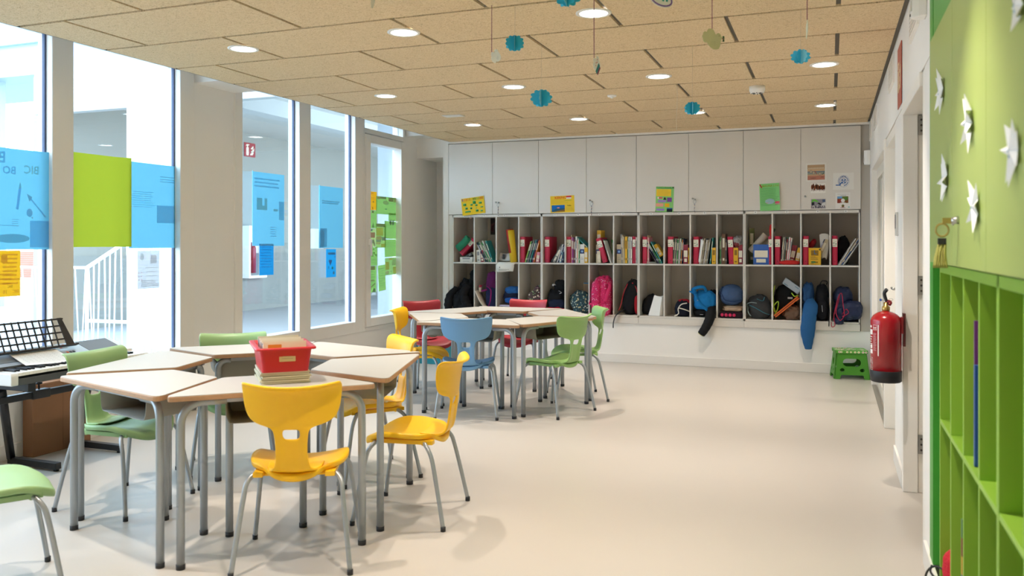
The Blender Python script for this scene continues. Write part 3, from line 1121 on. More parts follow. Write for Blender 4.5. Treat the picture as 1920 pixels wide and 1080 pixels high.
# ---------------------------------------------------------------- extinguisher
t = thing('fire_extinguisher', 'red fire extinguisher hanging on the right wall near the door', 'fire extinguisher', (0.288, 5.06, 0.612))
REDX = mat('a3121f', 0.22, spec=0.6)
MB().lathe([(0.0, 0.0), (0.074, 0.0), (0.081, 0.006), (0.0815, 0.062), (0.0805, 0.064)], 36).build('base_ring', mat('1d1f23', 0.5), t)
MB().lathe([(0.0795, 0.06), (0.08, 0.33)] + [(0.08 * math.cos(a * math.pi / 16), 0.33 + 0.062 * math.sin(a * math.pi / 16)) for a in range(1, 7)] + [(0.022, 0.389), (0.018, 0.392)], 36).build('cylinder', REDX, t)
MB().lathe([(0.019, 0.39), (0.021, 0.40), (0.021, 0.415), (0.013, 0.42), (0.013, 0.44)], 18).build('valve_neck', mat('b59a5c', 0.3, 0.8), t)
m = MB()
m.tube(spline([(0.012, 0.0, 0.43), (0.0, 0.0, 0.455), (-0.008, -0.004, 0.49), (0.004, -0.012, 0.512)], 4), [0.012] * 5 + [0.013] * 5 + [0.014] * 3, 10, flat=0.7)
m.build('carry_handle', BLACK, t)
MB().tube(spline([(-0.004, 0.0, 0.432), (0.012, -0.006, 0.445), (0.022, -0.02, 0.44), (0.016, -0.03, 0.428)], 4), 0.009, 8).build('discharge_lever', mat('7a1119', 0.4), t)
m = MB()
m.tube([(-0.026, 0, 0.452), (0.012, 0, 0.452)], 0.003, 8)
m.tube([(0.025 + 0.011 * math.cos(a * math.pi / 6), 0, 0.455 + 0.006 * math.sin(a * math.pi / 6)) for a in range(12)], 0.0014, 6, closed=True)
m.build('safety_pin', STEEL, t)
MB().box(-0.032, -0.022, -0.006, 0.006, 0.446, 0.459).build('seal', mat('2456b0', 0.5), t, bevel=0.002)
m = MB()
m.box(0.074, 0.088, -0.03, 0.03, 0.27, 0.36)
m.build('wall_bracket', mat('7c131b', 0.4), t, bevel=0.002)
MB().box(0.078, 0.099, -0.03, 0.34, 0.05, 0.30).build('wall_strap', mat('6d1118', 0.4), t) if False else None
lab = MB()


def on_can(u0, u1, z0, z1, mi=0, r=0.0806):
    n = max(2, int((u1 - u0) / 6))
    rows = [[(r * math.cos(math.radians(a)), r * math.sin(math.radians(a)), z) for a in [u0 + (u1 - u0) * k / n for k in range(n + 1)]] for z in (z0, z1)]
    lab.grid(rows, mi, smooth=True)


# angles: camera looks from -Y side; -90 faces -Y, left of view is towards 180
on_can(-170, -156, 0.30, 0.312)
on_can(-170, -150, 0.262, 0.29)
for k in range(5):
    on_can(-170, -152 - (k % 3) * 3, 0.247 - k * 0.013, 0.251 - k * 0.013)
on_can(-170, -150, 0.157, 0.18)
on_can(-165, -152, 0.185, 0.205)
for k in range(3):
    on_can(-146 + k * 0.0, -128, 0.315 - k * 0.0135, 0.3165 - k * 0.0135)
on_can(-146, -145, 0.288, 0.3165)
on_can(-129, -128, 0.288, 0.3165)
for (a0) in (-142.5, -135.5):
    on_can(a0, a0 + 1.2, 0.294, 0.304)
    on_can(a0, a0 + 4.0, 0.303, 0.305)
    on_can(a0, a0 + 4.0, 0.293, 0.295)
for k in range(16):
    on_can(-146, -130 - (k * 7 % 5), 0.268 - k * 0.0062, 0.2705 - k * 0.0062, 1)
on_can(-124, -120, 0.147, 0.318)
for (a, b, c, d) in ((-172, -150, 0.134, 0.1355), (-172, -150, 0.103, 0.1045), (-172, -150, 0.056 + 0.01, 0.0675), (-151, -150, 0.066, 0.135)):
    on_can(a, b, c, d)
for k in range(4):
    on_can(-170, -156, 0.11 + k * 0.005, 0.112 + k * 0.005)
    on_can(-168, -158, 0.074 + k * 0.006, 0.076 + k * 0.006)
lab.build('printed_label', [mat('efe6e4', 0.5), mat('c98a90', 0.5)], t)
m = MB()
m.box(0.086, 0.0985, -0.02, 0.05, 0.20, 0.38)
m.build('wall_hook', mat('55201f', 0.5), t)

# ---------------------------------------------------------------- folding stool
SG = mat('438a22', 0.5)
t = thing('folding_stool', 'green folding step stool with a flowered top by the back wall', 'stool', (0.185, 9.235, 0), math.radians(9))


def stadium(w, h, n=8):
    r = h / 2
    return [((w / 2 - r) + r * math.cos(-math.pi / 2 + math.pi * k / n), r * math.sin(-math.pi / 2 + math.pi * k / n)) for k in range(n + 1)] + \
           [(-(w / 2 - r) + r * math.cos(math.pi / 2 + math.pi * k / n), r * math.sin(math.pi / 2 + math.pi * k / n)) for k in range(n + 1)]


def holed_panel(outline, holes, th, M):
    bm = bmesh.new()
    def loop(pts):
        vs = [bm.verts.new((p[0], p[1], 0)) for p in pts]
        return [bm.edges.new((vs[i], vs[(i + 1) % len(vs)])) for i in range(len(vs))]
    e = loop(outline)
    for h in holes:
        e += loop(h)
    r_ = bmesh.ops.triangle_fill(bm, use_beauty=True, use_dissolve=False, edges=e)
    fs = [f for f in r_['geom'] if isinstance(f, bmesh.types.BMFace)]
    ex = bmesh.ops.extrude_face_region(bm, geom=fs)
    bmesh.ops.translate(bm, verts=[v for v in ex['geom'] if isinstance(v, bmesh.types.BMVert)], vec=(0, 0, th))
    bmesh.ops.recalc_face_normals(bm, faces=bm.faces)
    bm.verts.index_update()
    out = ([M @ v.co for v in bm.verts], [[v.index for v in f.verts] for f in bm.faces])
    bm.free()
    return out


fp = [(-0.165, 0), (-0.118, 0), (-0.108, 0.036), (-0.095, 0.042), (0.095, 0.042), (0.108, 0.036), (0.118, 0), (0.165, 0), (0.138, 0.258), (-0.138, 0.258)]
hl = [[(x, y + 0.168) for x, y in stadium(0.175, 0.078)], [(x - 0.095, y + 0.092) for x, y in ell(0.046, 0.036)], [(x + 0.095, y + 0.092) for x, y in ell(0.046, 0.036)]]
sp = [(-0.125, 0), (-0.085, 0), (-0.075, 0.036), (0.075, 0.036), (0.085, 0), (0.125, 0), (0.085, 0.258), (-0.085, 0.258)]
sh = [[(x, y + 0.168) for x, y in ell(0.075, 0.08)], [(x - 0.055, y + 0.085) for x, y in ell(0.03, 0.035)], [(x + 0.055, y + 0.085) for x, y in ell(0.03, 0.035)]]
tl = math.radians(7)
for s in (-1, 1):
    M_ = R(0 if s < 0 else math.pi) @ T(0, -0.135, 0) @ R(math.pi / 2 - tl, 'X')
    MB().add(*holed_panel(fp, hl, 0.012, M_)).build('leg_panel', SG, t)
    M_ = R(-math.pi / 2 if s < 0 else math.pi / 2) @ T(0, -0.165, 0) @ R(math.pi / 2 - math.radians(6), 'X')
    MB().add(*holed_panel(sp, sh, 0.010, M_)).build('side_panel', SG, t)
tp = MB().prism(rrect(0.315, 0.245, 0.025), 0.258, 0.29)
tp.build('step_top', SG, t, bevel=0.005)
random.seed(8)
fl = MB()
fl.prism(rrect(0.317, 0.247, 0.026), 0.2885, 0.2905, 0)
fl.box(-0.15, 0.15, -0.1245, -0.1235, 0.262, 0.2885, 0)
sites = [(random.uniform(-0.145, 0.145), random.uniform(-0.11, 0.11)) for _ in range(46)]
for (x, y) in sites:
    r0 = random.uniform(0.008, 0.017)
    fl.prism([(x + r0 * (1 + 0.25 * math.cos(6 * a)) * math.cos(a), y + r0 * (1 + 0.25 * math.cos(6 * a)) * math.sin(a)) for a in [k * math.pi / 9 for k in range(18)]], 0.2905, 0.2909, 1)
    fl.prism([(x + p[0], y + p[1]) for p in ell(r0 * 0.9, r0 * 0.9, 10)], 0.2909, 0.2912, random.choice([2, 2, 3]))
for x in (-0.12, -0.10, -0.045, -0.01, 0.03, 0.065, 0.105, 0.135):
    r0 = random.uniform(0.009, 0.013)
    Mf = T(x, -0.1246, 0.274) @ R(math.pi / 2, 'X')
    fl.prism(ell(2 * r0, 1.7 * r0, 12), 0, 0.0004, 1, Mf)
    fl.prism(ell(r0, r0, 10), 0.0004, 0.0007, random.choice([2, 3]), Mf)
fl.build('flower_print', [mat('5aa637', 0.5), mat('f0ece2', 0.6), mat('b8223c', 0.6), mat('d8c526', 0.6)], t)

# ================================================================ WHAT THE UPPER CUBBIES HOLD
PAL = {'crimson': 'c01f45', 'red': 'c22a2c', 'maroon': '8c2438', 'green': '3f8f4a', 'dark green': '27533c', 'teal': '1f8585', 'navy': '22294a',
       'blue': '2f5fae', 'grey': '8b8a86', 'dark grey': '4c4b4d', 'black': '1f1f22', 'white': 'e6e3dc', 'cream': 'd8cfb6', 'beige': 'b9a98a',
       'yellow': 'e3b01f', 'orange': 'd9741f', 'purple': '9a2f8a', 'pink': 'd98a9a', 'lime': '8fb53a', 'olive': '66703c', 'brown': '6b4a33', 'light blue': '8fb6d0'}
PAGES = mat('e4ddca', 0.85)
SHELF = 1.1465
k1 = lambda x, y, Y=BW + 0.03: on_y(840 + x / 4.91, 390 + y / 4.91, Y)
k2 = lambda x, y, Y=BW + 0.03: on_y(1000 + x / 4.91, 390 + y / 4.91, Y)
k3 = lambda x, y, Y=BW + 0.03: on_y(1190 + x / 4.32, 390 + y / 4.32, Y)
k4 = lambda x, y, Y=BW + 0.03: on_y(1390 + x / 4.0, 390 + y / 4.0, Y)


def cubby_name(i):
    return '%s upper cubby from the left' % ORD[i] if i < 8 else '%s upper cubby from the right' % ORD[15 - i]


def book_mesh(w, h, d, colour, kind):
    c = mat(PAL[colour], 0.45, noise_amt=0.06, noise_scale=30)
    m = MB()
    if kind == 'binder':
        m.prism([(0.012, 0), (w - 0.012, 0), (w, 0.012), (w, d), (0, d), (0, 0.012)], 0, h, 0)
        m.box(0.004, w - 0.004, -0.0012, 0.0, h * 0.62, h * 0.89, 1)
        m.box(0.008, w * 0.45, -0.0016, -0.001, h * 0.74, h * 0.76, 2)
        m.box(w * 0.5, w * 0.8, -0.0016, -0.001, h * 0.79, h * 0.80, 3)
        m.prism([(w * 0.72 + p[0], h * 0.72 + p[1]) for p in ell(0.012, 0.014, 8)], 0.0012, 0.0017, 2, fxB)
        m.box(0.006, w - 0.006, -0.0016, -0.001, h * 0.66, h * 0.675, 3)
        m.prism([(w / 2 + p[0], h * 0.12 + p[1]) for p in ell(0.014, 0.014, 10)], 0.0004, 0.001, 4, fxB)
        ms = [c, mat('e9e6d6', 0.6), mat('4f7f5c', 0.6), mat('9a9a90', 0.6), mat('8c1633', 0.5)]
    else:
        m.box(0, w, 0, d, 0, h, 0)
        if w > 0.012:
            m.box(0.002, w - 0.002, 0.004, d - 0.002, h - 0.004, h + 0.0008, 1)
        if kind == 'labelled':
            m.box(w * 0.08, w * 0.92, -0.001, 0, h * 0.35, h * 0.7, 1)
            m.box(w * 0.2, w * 0.8, -0.0015, -0.001, h * 0.1, h * 0.28, 1)
        elif kind == 'boxset':                                   # white slip case with a dark blue square
            m.box(w * 0.02, w * 0.98, -0.001, 0, h * 0.5, h * 0.74, 2)
            m.lathe([(w * 0.24, 0), (w * 0.24, 0.0008), (w * 0.15, 0.0008)], 14, 3, T(w / 2, -0.001, h * 0.62) @ R(math.pi / 2, 'X'))
            m.box(w * 0.2, w * 0.8, -0.001, 0, h * 0.2, h * 0.22, 4)
            m.box(w * 0.2, w * 0.6, -0.001, 0, h * 0.3, h * 0.315, 4)
        else:
            m.box(w * 0.2, w * 0.8, -0.0008, 0, h * 0.55, h * 0.86, 5)
            m.box(w * 0.25, w * 0.75, -0.0008, 0, h * 0.12, h * 0.2, 5)
        alt = {'white': '8f9098', 'cream': '9a8a6a', 'beige': 'dcd2ba', 'grey': 'd0cec8', 'black': '77757a', 'navy': 'c8cede', 'yellow': '8f6a10'}.get(colour, 'e2dcc8')
        ms = [c, PAGES, mat('27356e', 0.5), mat('8fb6e0', 0.5), mat('77767a', 0.6), mat(alt, 0.6)]
    return m, ms


NOUN = {'binder': 'ring binder', 'book': 'book', 'labelled': 'labelled book', 'boxset': 'slip case', 'yellowbox': 'book'}
count = [0] * 16


def put(i, K, kind, x0, x1, ytop, tilt, colour, bottom=SHELF, ydepth=0.0, depth=None, noun=None):
    """One upright or leaning item: spine from crop column x0 to x1, top at crop row ytop."""
    a, b = K(x0, 400), K(x1, 400)
    t = math.radians(tilt)
    z = K(x0, ytop).z
    w = max(0.006, (b.x - a.x) * (math.cos(t) if abs(tilt) < 60 else 1))
    h = max(0.05, (z - bottom - abs(w * math.sin(t))) / math.cos(t))
    d = depth or (0.285 if kind == 'binder' else random.uniform(0.16, 0.23))
    m, ms = book_mesh(w, h, d, colour, 'book' if kind == 'yellowbox' else kind)
    x = a.x
    zz = bottom + (w * math.sin(t) if t > 0 else 0) + 0.0005
    o = m.build('binder' if kind == 'binder' else 'book', ms, None, (x, BW + 0.025 + ydepth + random.uniform(0, 0.01), zz), (0, t, 0))
    count[i] += 1
    thin = 'thin ' if w < 0.022 else ''
    lean = ' leaning' if abs(tilt) > 4 else ''
    tag(o, '%s%s %s%s, %s from left in %s' % (thin, colour, noun or NOUN[kind], lean, ORD[count[i] - 1], cubby_name(i)),
        'binder' if kind == 'binder' else 'book', 'books and binders in the upper cubbies')
    return o


def lay(i, kind, colour, w, h, d, loc, tilt):
    """One item placed freely: bottom-left-front corner and lean in degrees."""
    m, ms = book_mesh(w, h, d, colour, kind)
    o = m.build('binder' if kind == 'binder' else 'book', ms, None, loc, (0, math.radians(tilt), 0))
    count[i] += 1
    return tag(o, '%s %s lying aslant, %s item in %s' % (colour, NOUN[kind], ORD[count[i] - 1], cubby_name(i)),
               'binder' if kind == 'binder' else 'book', 'books and binders in the upper cubbies')


def leanset(i, K, x0, ytop, tilt, items, depth=None, ydepth=0.0):
    x = x0
    for c, w in items:
        put(i, K, 'book', x, x + w, ytop + random.uniform(-6, 10), tilt + random.uniform(-1.5, 1.5), c, depth=depth, ydepth=ydepth)
        x += w / max(0.6, math.cos(math.radians(tilt))) + 1.0


random.seed(21)
# cell 0: rolled mat on a binder that lies aslant
put(0, k1, 'book', 112, 226, 452, 0, 'white', depth=0.2)
p = k1(96, 424)
lay(0, 'binder', 'crimson', 0.066, 0.25, 0.26, (p.x, BW + 0.05, p.z + 0.022), 43)
p = k1(150, 440)
lay(0, 'book', 'black', 0.04, 0.11, 0.2, (p.x, BW + 0.03, SHELF + 0.072), 62)
p0, p1 = k1(92, 372), k1(188, 272)
m = MB().tube([p0, p0.lerp(p1, 0.5) + Vector((0.004, 0, -0.006)), p1], [0.047, 0.045, 0.044], 18)
m.tube([p0 + (p0 - p1) * 0.004, p1 + (p1 - p0) * 0.004], 0.022, 12, 1)
tag(m.build('rolled_mat', [mat('1f8563', 0.7, bump=0.2, noise_scale=80), mat('145a43', 0.8)]), 'green rolled mat resting on a slanted binder in the first upper cubby', 'mat')
# cell 1
put(1, k1, 'book', 266, 300, 385, -4, 'white', depth=0.17)
put(1, k1, 'labelled', 304, 330, 388, -5, 'maroon', depth=0.17)
leanset(1, k1, 330, 322, -24, [('beige', 12)])
leanset(1, k1, 344, 312, -27, [('navy', 11), ('dark green', 13), ('grey', 10), ('green', 11)])
put(1, k1, 'book', 392, 402, 300, -24, 'white')
put(1, k1, 'book', 404, 416, 300, -20, 'teal')
put(1, k1, 'book', 410, 430, 322, 0, 'yellow', ydepth=0.2, depth=0.15)
m = MB().box(-0.03, 0.03, -0.002, 0, -0.105, 0.105)
for q in range(9):
    random.seed(q)
    m.prism([(random.uniform(-0.02, 0.02) + p[0], random.uniform(-0.08, 0.05) + p[1]) for p in ell(0.012, 0.018, 8)], 0.002, 0.0025, 1, fxB)
tag(m.build('photo_print', [mat('1b1518', 0.4), mat('6d3a48', 0.5)], None, (k1(412, 170, BW + 0.416).x, BW + 0.417, k1(412, 170, BW + 0.416).z)), 'dark photo print on the back of the second upper cubby', 'photo')
# cell 2: roll, crumpled card, sheet
p0, p1 = k1(607, 470), k1(574, 206)
p0.z = SHELF + 0.001
m = MB().tube([p0, p0.lerp(p1, 0.5), p1], [0.043, 0.045, 0.048], 20)
m.tube([p0.lerp(p1, 0.3) + Vector((-0.006, -0.0, 0)), p1 + Vector((-0.012, -0.001, 0.012))], 0.044, 18, 1)
m.tube([p1, p1 + (p1 - p0) * 0.012], 0.02, 12, 2)
tag(m.build('rolled_mat', [mat('d9b71c', 0.6), mat('a8231f', 0.6), mat('6b5512', 0.8)]), 'yellow and red rolled mat standing in the third upper cubby', 'mat')


def creased(w, h, f, seed, nx=12, ny=10, amp=0.01):
    rows = []
    for j in range(ny + 1):
        r = []
        for i in range(nx + 1):
            u, v = i / nx - 0.5, j / ny - 0.5
            q = f(u * w, v * h)
            d = noise.noise(Vector((u * 3 + seed, v * 3, seed))) * amp
            r.append((q[0], q[1], q[2] + d))
        rows.append(r)
    return rows


m = MB().grid(creased(0.19, 0.10, lambda a, b: (a, b, 0.03 * math.sin(a * 38) * (0.6 + b * 4)), 3, amp=0.012))
m.box(-0.06, -0.025, -0.025, 0.03, 0.0, 0.002, 1, R(0.2, 'X'))
tag(m.build('crumpled_card', [mat('b9b8b6', 0.6), DARK], None, (k1(532, 440).x, BW + 0.07, SHELF + 0.062), (math.radians(72), 0.1, 0), solid=0.001), 'crumpled white card with photos in the third upper cubby', 'paper')
a, b = k1(444, 500, BW - 0.004), k1(606, 582, BW - 0.05)
m = MB()
rows = []
for (y, z) in ((0.10, 0.0), (0.03, 0.0), (0.0, 0.0), (-0.014, -0.008), (-0.02, -0.03), (-0.022, -0.06), (-0.023, -0.115)):
    rows.append([(x * (1 - (0.0 if z > -0.1 else 0.1)) + (0.02 if z > -0.02 else 0), y, z + 0.006 * math.sin(x * 20) * (z < -0.02)) for x in (-0.115, -0.06, 0, 0.06, 0.115)])
m.grid(rows, 0)
m.box(-0.08, 0.05, -0.0255, -0.024, -0.088, -0.085, 1)
m.box(-0.08, 0.02, -0.0255, -0.024, -0.098, -0.096, 1)
m.box(-0.075, -0.066, -0.0255, -0.024, -0.07, -0.055, 1)
tag(m.build('paper_sheet', [PAPER, SCRIB], None, ((a.x + b.x) / 2, BW + 0.0, SHELF + 0.002), solid=0.0008), 'white sheet hanging over the shelf edge of the third upper cubby', 'paper')
# cell 3
put(3, k1, 'binder', 664, 708, 265, 0, 'crimson')
leanset(3, k1, 706, 308, 17, [('lime', 9), ('dark green', 10)])
leanset(3, k1, 730, 290, 17, [('grey', 8), ('black', 9), ('teal', 9)])
leanset(3, k1, 768, 288, 16, [('navy', 7), ('maroon', 10), ('orange', 6)])
put(3, k1, 'labelled', 806, 836, 405, 8, 'pink', depth=0.15)
# cell 4
put(4, k2, 'binder', 101, 148, 265, 0, 'crimson')
leanset(4, k2, 158, 322, 31, [('black', 9)])
put(4, k2, 'labelled', 176, 204, 330, 27, 'grey')
leanset(4, k2, 214, 330, 20, [('white', 8), ('navy', 10)])
put(4, k2, 'labelled', 238, 256, 400, 9, 'light blue')
put(4, k2, 'book', 262, 274, 320, 8, 'navy')
# cell 5
put(5, k2, 'binder', 303, 347, 265, 0, 'crimson')
for c, x0, x1, top in (('beige', 350, 354, 246), ('purple', 355, 367, 270), ('dark grey', 368, 374, 275), ('maroon', 375, 382, 284), ('navy', 383, 388, 275), ('white', 389, 402, 262), ('orange', 403, 408, 296), ('white', 409, 417, 290), ('green', 418, 427, 300)):
    put(5, k2, 'book', x0, x1, top, 0, c)
put(5, k2, 'boxset', 429, 469, 335, 0, 'white', depth=0.2)
put(5, k2, 'labelled', 471, 500, 364, 0, 'yellow', depth=0.2)
p = k2(396, 262)
lay(5, 'book', 'teal', 0.012, 0.205, 0.2, (p.x, BW + 0.04, p.z), 133)
m = MB().lathe([(0.0, 0), (0.05, 0.0), (0.05, 0.03), (0.046, 0.034), (0.0, 0.034)], 24)
tag(m.build('tin_lid', [mat('6d8f24', 0.4)], None, (k2(456, 280, BW + 0.27).x, BW + 0.27, SHELF + 0.19 + 0.04), (math.radians(90), 0, 0)), 'round green lid propped behind books in the sixth upper cubby', 'lid')
# cell 6
put(6, k2, 'boxset', 568, 602, 338, 0, 'cream', depth=0.2, ydepth=0.05)
put(6, k2, 'labelled', 575, 610, 205, 0, 'yellow', bottom=SHELF + 0.222, depth=0.19, ydepth=0.06)
put(6, k2, 'labelled', 592, 622, 395, -4, 'cream', depth=0.17)
put(6, k2, 'binder', 638, 690, 272, -17, 'crimson')
leanset(6, k2, 702, 290, -17, [('dark green', 8), ('white', 8)])
put(6, k2, 'book', 690, 722, 288, -3, 'green', ydepth=0.2, depth=0.17)
# cell 7
put(7, k2, 'boxset', 768, 810, 336, 0, 'beige', depth=0.2)
for c, x0, x1, top in (('grey', 812, 822, 242), ('beige', 823, 833, 250), ('cream', 834, 842, 264), ('yellow', 844, 866, 264), ('teal', 867, 875, 275), ('white', 876, 886, 264), ('dark grey', 887, 893, 275), ('white', 894, 908, 268)):
    put(7, k2, 'book', x0, x1, top, -2 if x0 < 840 else 0, c)
put(7, k2, 'binder', 911, 942, 263, 0, 'crimson')
put(7, k2, 'book', 943, 949, 270, 0, 'white')
# cell 8
put(8, k3, 'binder', 62, 102, 232, 0, 'crimson')
put(8, k3, 'book', 103, 108, 222, 0, 'beige')
put(8, k3, 'book', 109, 117, 240, 0, 'pink')
leanset(8, k3, 180, 290, -33, [('black', 9)])
leanset(8, k3, 194, 266, -30, [('navy', 9), ('green', 9)])
put(8, k3, 'book', 217, 226, 272, -27, 'teal')
p = k3(196, 392)
lay(8, 'labelled', 'yellow', 0.052, 0.15, 0.16, (p.x, BW + 0.06, p.z - 0.01), -33)
m = MB().lathe([(0.0, 0.0), (0.066, 0.0), (0.078, 0.012), (0.08, 0.02), (0.072, 0.02), (0.062, 0.008), (0.0, 0.008)], 24, 0, Matrix.Diagonal((1, 0.7, 1, 1)))
tag(m.build('tray', [mat('a9a498', 0.4)], None, (k3(131, 440).x, BW + 0.075, SHELF + 0.001)), 'small oval grey tray in the eighth upper cubby from the right', 'tray')
# cell 9
put(9, k3, 'binder', 266, 315, 232, 0, 'crimson')
leanset(9, k3, 308, 246, 3, [('dark green', 8), ('beige', 6), ('dark grey', 6), ('white', 6), ('green', 9), ('grey', 7), ('white', 7), ('dark green', 7), ('orange', 5), ('navy', 7)])
put(9, k3, 'labelled', 394, 430, 298, 0, 'maroon', depth=0.18)
put(9, k3, 'book', 434, 441, 322, 0, 'yellow', depth=0.15)
# cell 10
put(10, k3, 'binder', 473, 519, 232, 0, 'crimson')
leanset(10, k3, 522, 250, 7, [('white', 6), ('cream', 6), ('grey', 6), ('beige', 6), ('dark grey', 5), ('white', 6), ('grey', 6), ('beige', 6), ('dark grey', 5), ('grey', 6)])
put(10, k3, 'book', 606, 614, 240, 6, 'teal')
put(10, k3, 'yellowbox', 625, 656, 322, 0, 'yellow', depth=0.18)
m = MB().grid([[(0.0 + 0.028 * math.sin(v * 2.2) * v, -0.01 * v, 0.26 * v), (0.03 + 0.034 * v ** 2, -0.03 * v, 0.26 * v - 0.02 * v)] for v in [k / 8 for k in range(9)]])
tag(m.build('paper_sheet', [PAPER], None, (k3(518, 430).x, BW + 0.03, SHELF + 0.02), solid=0.001), 'curled white sheet beside the binder of the sixth upper cubby from the right', 'paper')
# cell 11
for c, x0, x1, top in (('green', 690, 697, 236), ('grey', 699, 704, 230), ('brown', 706, 734, 210), ('dark grey', 735, 741, 250), ('black', 742, 748, 256)):
    put(11, k3, 'book', x0, x1, top, 0, c)
put(11, k3, 'binder', 762, 808, 232, -3, 'crimson')
put(11, k3, 'yellowbox', 800, 837, 322, 0, 'yellow', depth=0.1)
put(11, k3, 'labelled', 840, 873, 298, 0, 'maroon', depth=0.19)
# cell 12
put(12, k4, 'book', 44, 84, 150, 0, 'olive', ydepth=0.24, depth=0.02)
put(12, k4, 'labelled', 89, 207, 274, 0, 'blue', depth=0.05)
p0, p1 = k4(62, 325), k4(178, 200)
m = MB().tube([p0 + Vector((0, .1, 0)), p0.lerp(p1, .5) + Vector((0, .1, 0)), p1 + Vector((0, .1, 0))], [0.036, 0.034, 0.038], 14)
tag(m.build('rolled_poster', [mat('cfcac0', 0.6, bump=0.3, noise_scale=30)]), 'white rolled poster aslant behind the blue box in the fourth upper cubby from the right', 'poster')
leanset(12, k4, 128, 150, 20, [('green', 6), ('lime', 5), ('dark green', 8)], 0.15, 0.075)
put(12, k4, 'binder', 202, 229, 212, 0, 'crimson')
# cell 13
put(13, k4, 'binder', 250, 293, 212, 0, 'crimson')
leanset(13, k4, 292, 222, 5, [('dark grey', 9), ('cream', 6), ('grey', 6), ('black', 6), ('green', 4), ('maroon', 7), ('white', 7), ('pink', 6), ('white', 6)])
put(13, k4, 'labelled', 352, 388, 276, 11, 'maroon', depth=0.12, ydepth=0.06)
put(13, k4, 'labelled', 394, 426, 296, 13, 'yellow', depth=0.12, ydepth=0.06)
# cell 14
put(14, k4, 'binder', 461, 504, 210, 0, 'crimson')
leanset(14, k4, 530, 226, 24, [('navy', 8)], 0.15, 0.07)
put(14, k4, 'book', 545, 572, 232, 23, 'beige', depth=0.15, ydepth=0.07)
b = put(14, k4, 'yellowbox', 505, 597, 300, 0, 'yellow', depth=0.05)
m = MB().text('L', 0.062, 0, T(0.065, 0, 0.135) @ fxB, 0.001)
for k in range(4):
    w = (0.05, 0.07, 0.075, 0.03)[k]
    z = (0.085, 0.072, 0.058, 0.012)[k]
    m.box(0.02, 0.02 + w, -0.0012, 0, z, z + 0.004, 1)
m.box(0.025, 0.068, -0.0012, 0, 0.024, 0.04, 2)
m.prism([(0.112 + q[0], 0.164 + q[1]) for q in ell(0.018, 0.018, 14)], 0, 0.0012, 1, fxB)
m.build('cover_print', [mat('1c6ba0', 0.5), mat('3a3a30', 0.5), mat('2f7a3a', 0.5)], b, (0, -0.0005, 0))
m = MB().grid([[(0.055 * math.cos(a) * (0.4 + 0.6 * v), 0.03 * v, 0.05 + 0.26 * v ** 2 + 0.03 * math.sin(a)) for a in (2.6, 2.0, 1.4, 0.8, 0.2)] for v in [k / 6 for k in range(7)]])
tag(m.build('paper_sheet', [PAPER], None, (k4(620, 400).x, BW + 0.12, SHELF + 0.0), solid=0.001), 'bent white sheet at the right of the second upper cubby from the right', 'paper')
# cell 15
put(15, k4, 'binder', 680, 722, 208, 0, 'crimson')
leanset(15, k4, 722, 220, 31, [('grey', 7), ('white', 7), ('beige', 6)])
leanset(15, k4, 746, 236, 33, [('blue', 11), ('white', 7), ('grey', 6)])

# white band, disc and label on the blue box of cell 12
bx = [o for o in COL.objects if o.get('label', '').startswith('blue labelled book')][0]
bx['label'] = 'blue box with a white band facing front in the fourth upper cubby from right'


# ================================================================ SOFT THINGS IN THE LOWER CUBBIES
def blob(r, e=2.5, amp=0.08, freq=3.0, seed=0.0, folds=0.0, floor=None, nu=30, nv=20, c=(0, 0, 0), M=None):
    vs, fs = [], []
    def sp(v):
        return math.copysign(abs(v) ** (2.0 / e), v)
    for j in range(nv + 1):
        ph = -math.pi / 2 + math.pi * j / nv
        for i in range(nu):
            th = 2 * math.pi * i / nu
            d = Vector((sp(math.cos(th)) * sp(math.cos(ph)), sp(math.sin(th)) * sp(math.cos(ph)), sp(math.sin(ph))))
            q = d * freq + Vector((seed, seed * 1.7, seed * 0.6))
            k = 1 + amp * noise.noise(q) + amp * 0.5 * noise.noise(q * 2.3)
            if folds:
                k += folds * (abs(noise.noise(q * 1.6 + Vector((9, 3, 1)))) - 0.25)
            p = Vector((d.x * r[0] * k, d.y * r[1] * k, d.z * r[2] * k))
            if M is not None:
                p = M @ p
            p += Vector(c)
            if floor is not None:
                p.z = max(p.z, floor)
            vs.append(p)
    for j in range(nv):
        for i in range(nu):
            fs.append((j * nu + i, j * nu + (i + 1) % nu, (j + 1) * nu + (i + 1) % nu, (j + 1) * nu + i))
    return vs, fs


def soft(r, c, m, name=None, parent=None, sub=1, **kw):
    b = MB()
    b.add(*blob(r, c=c, **kw), 0, None, True)
    if name is None:
        return b
    return b.build(name, m, parent, sub=sub)


def cloth(h, amt=0.1, scale=40, bump=0.35):
    return mat(h, 0.8, spec=0.2, noise_amt=amt, noise_scale=scale, bump=bump)


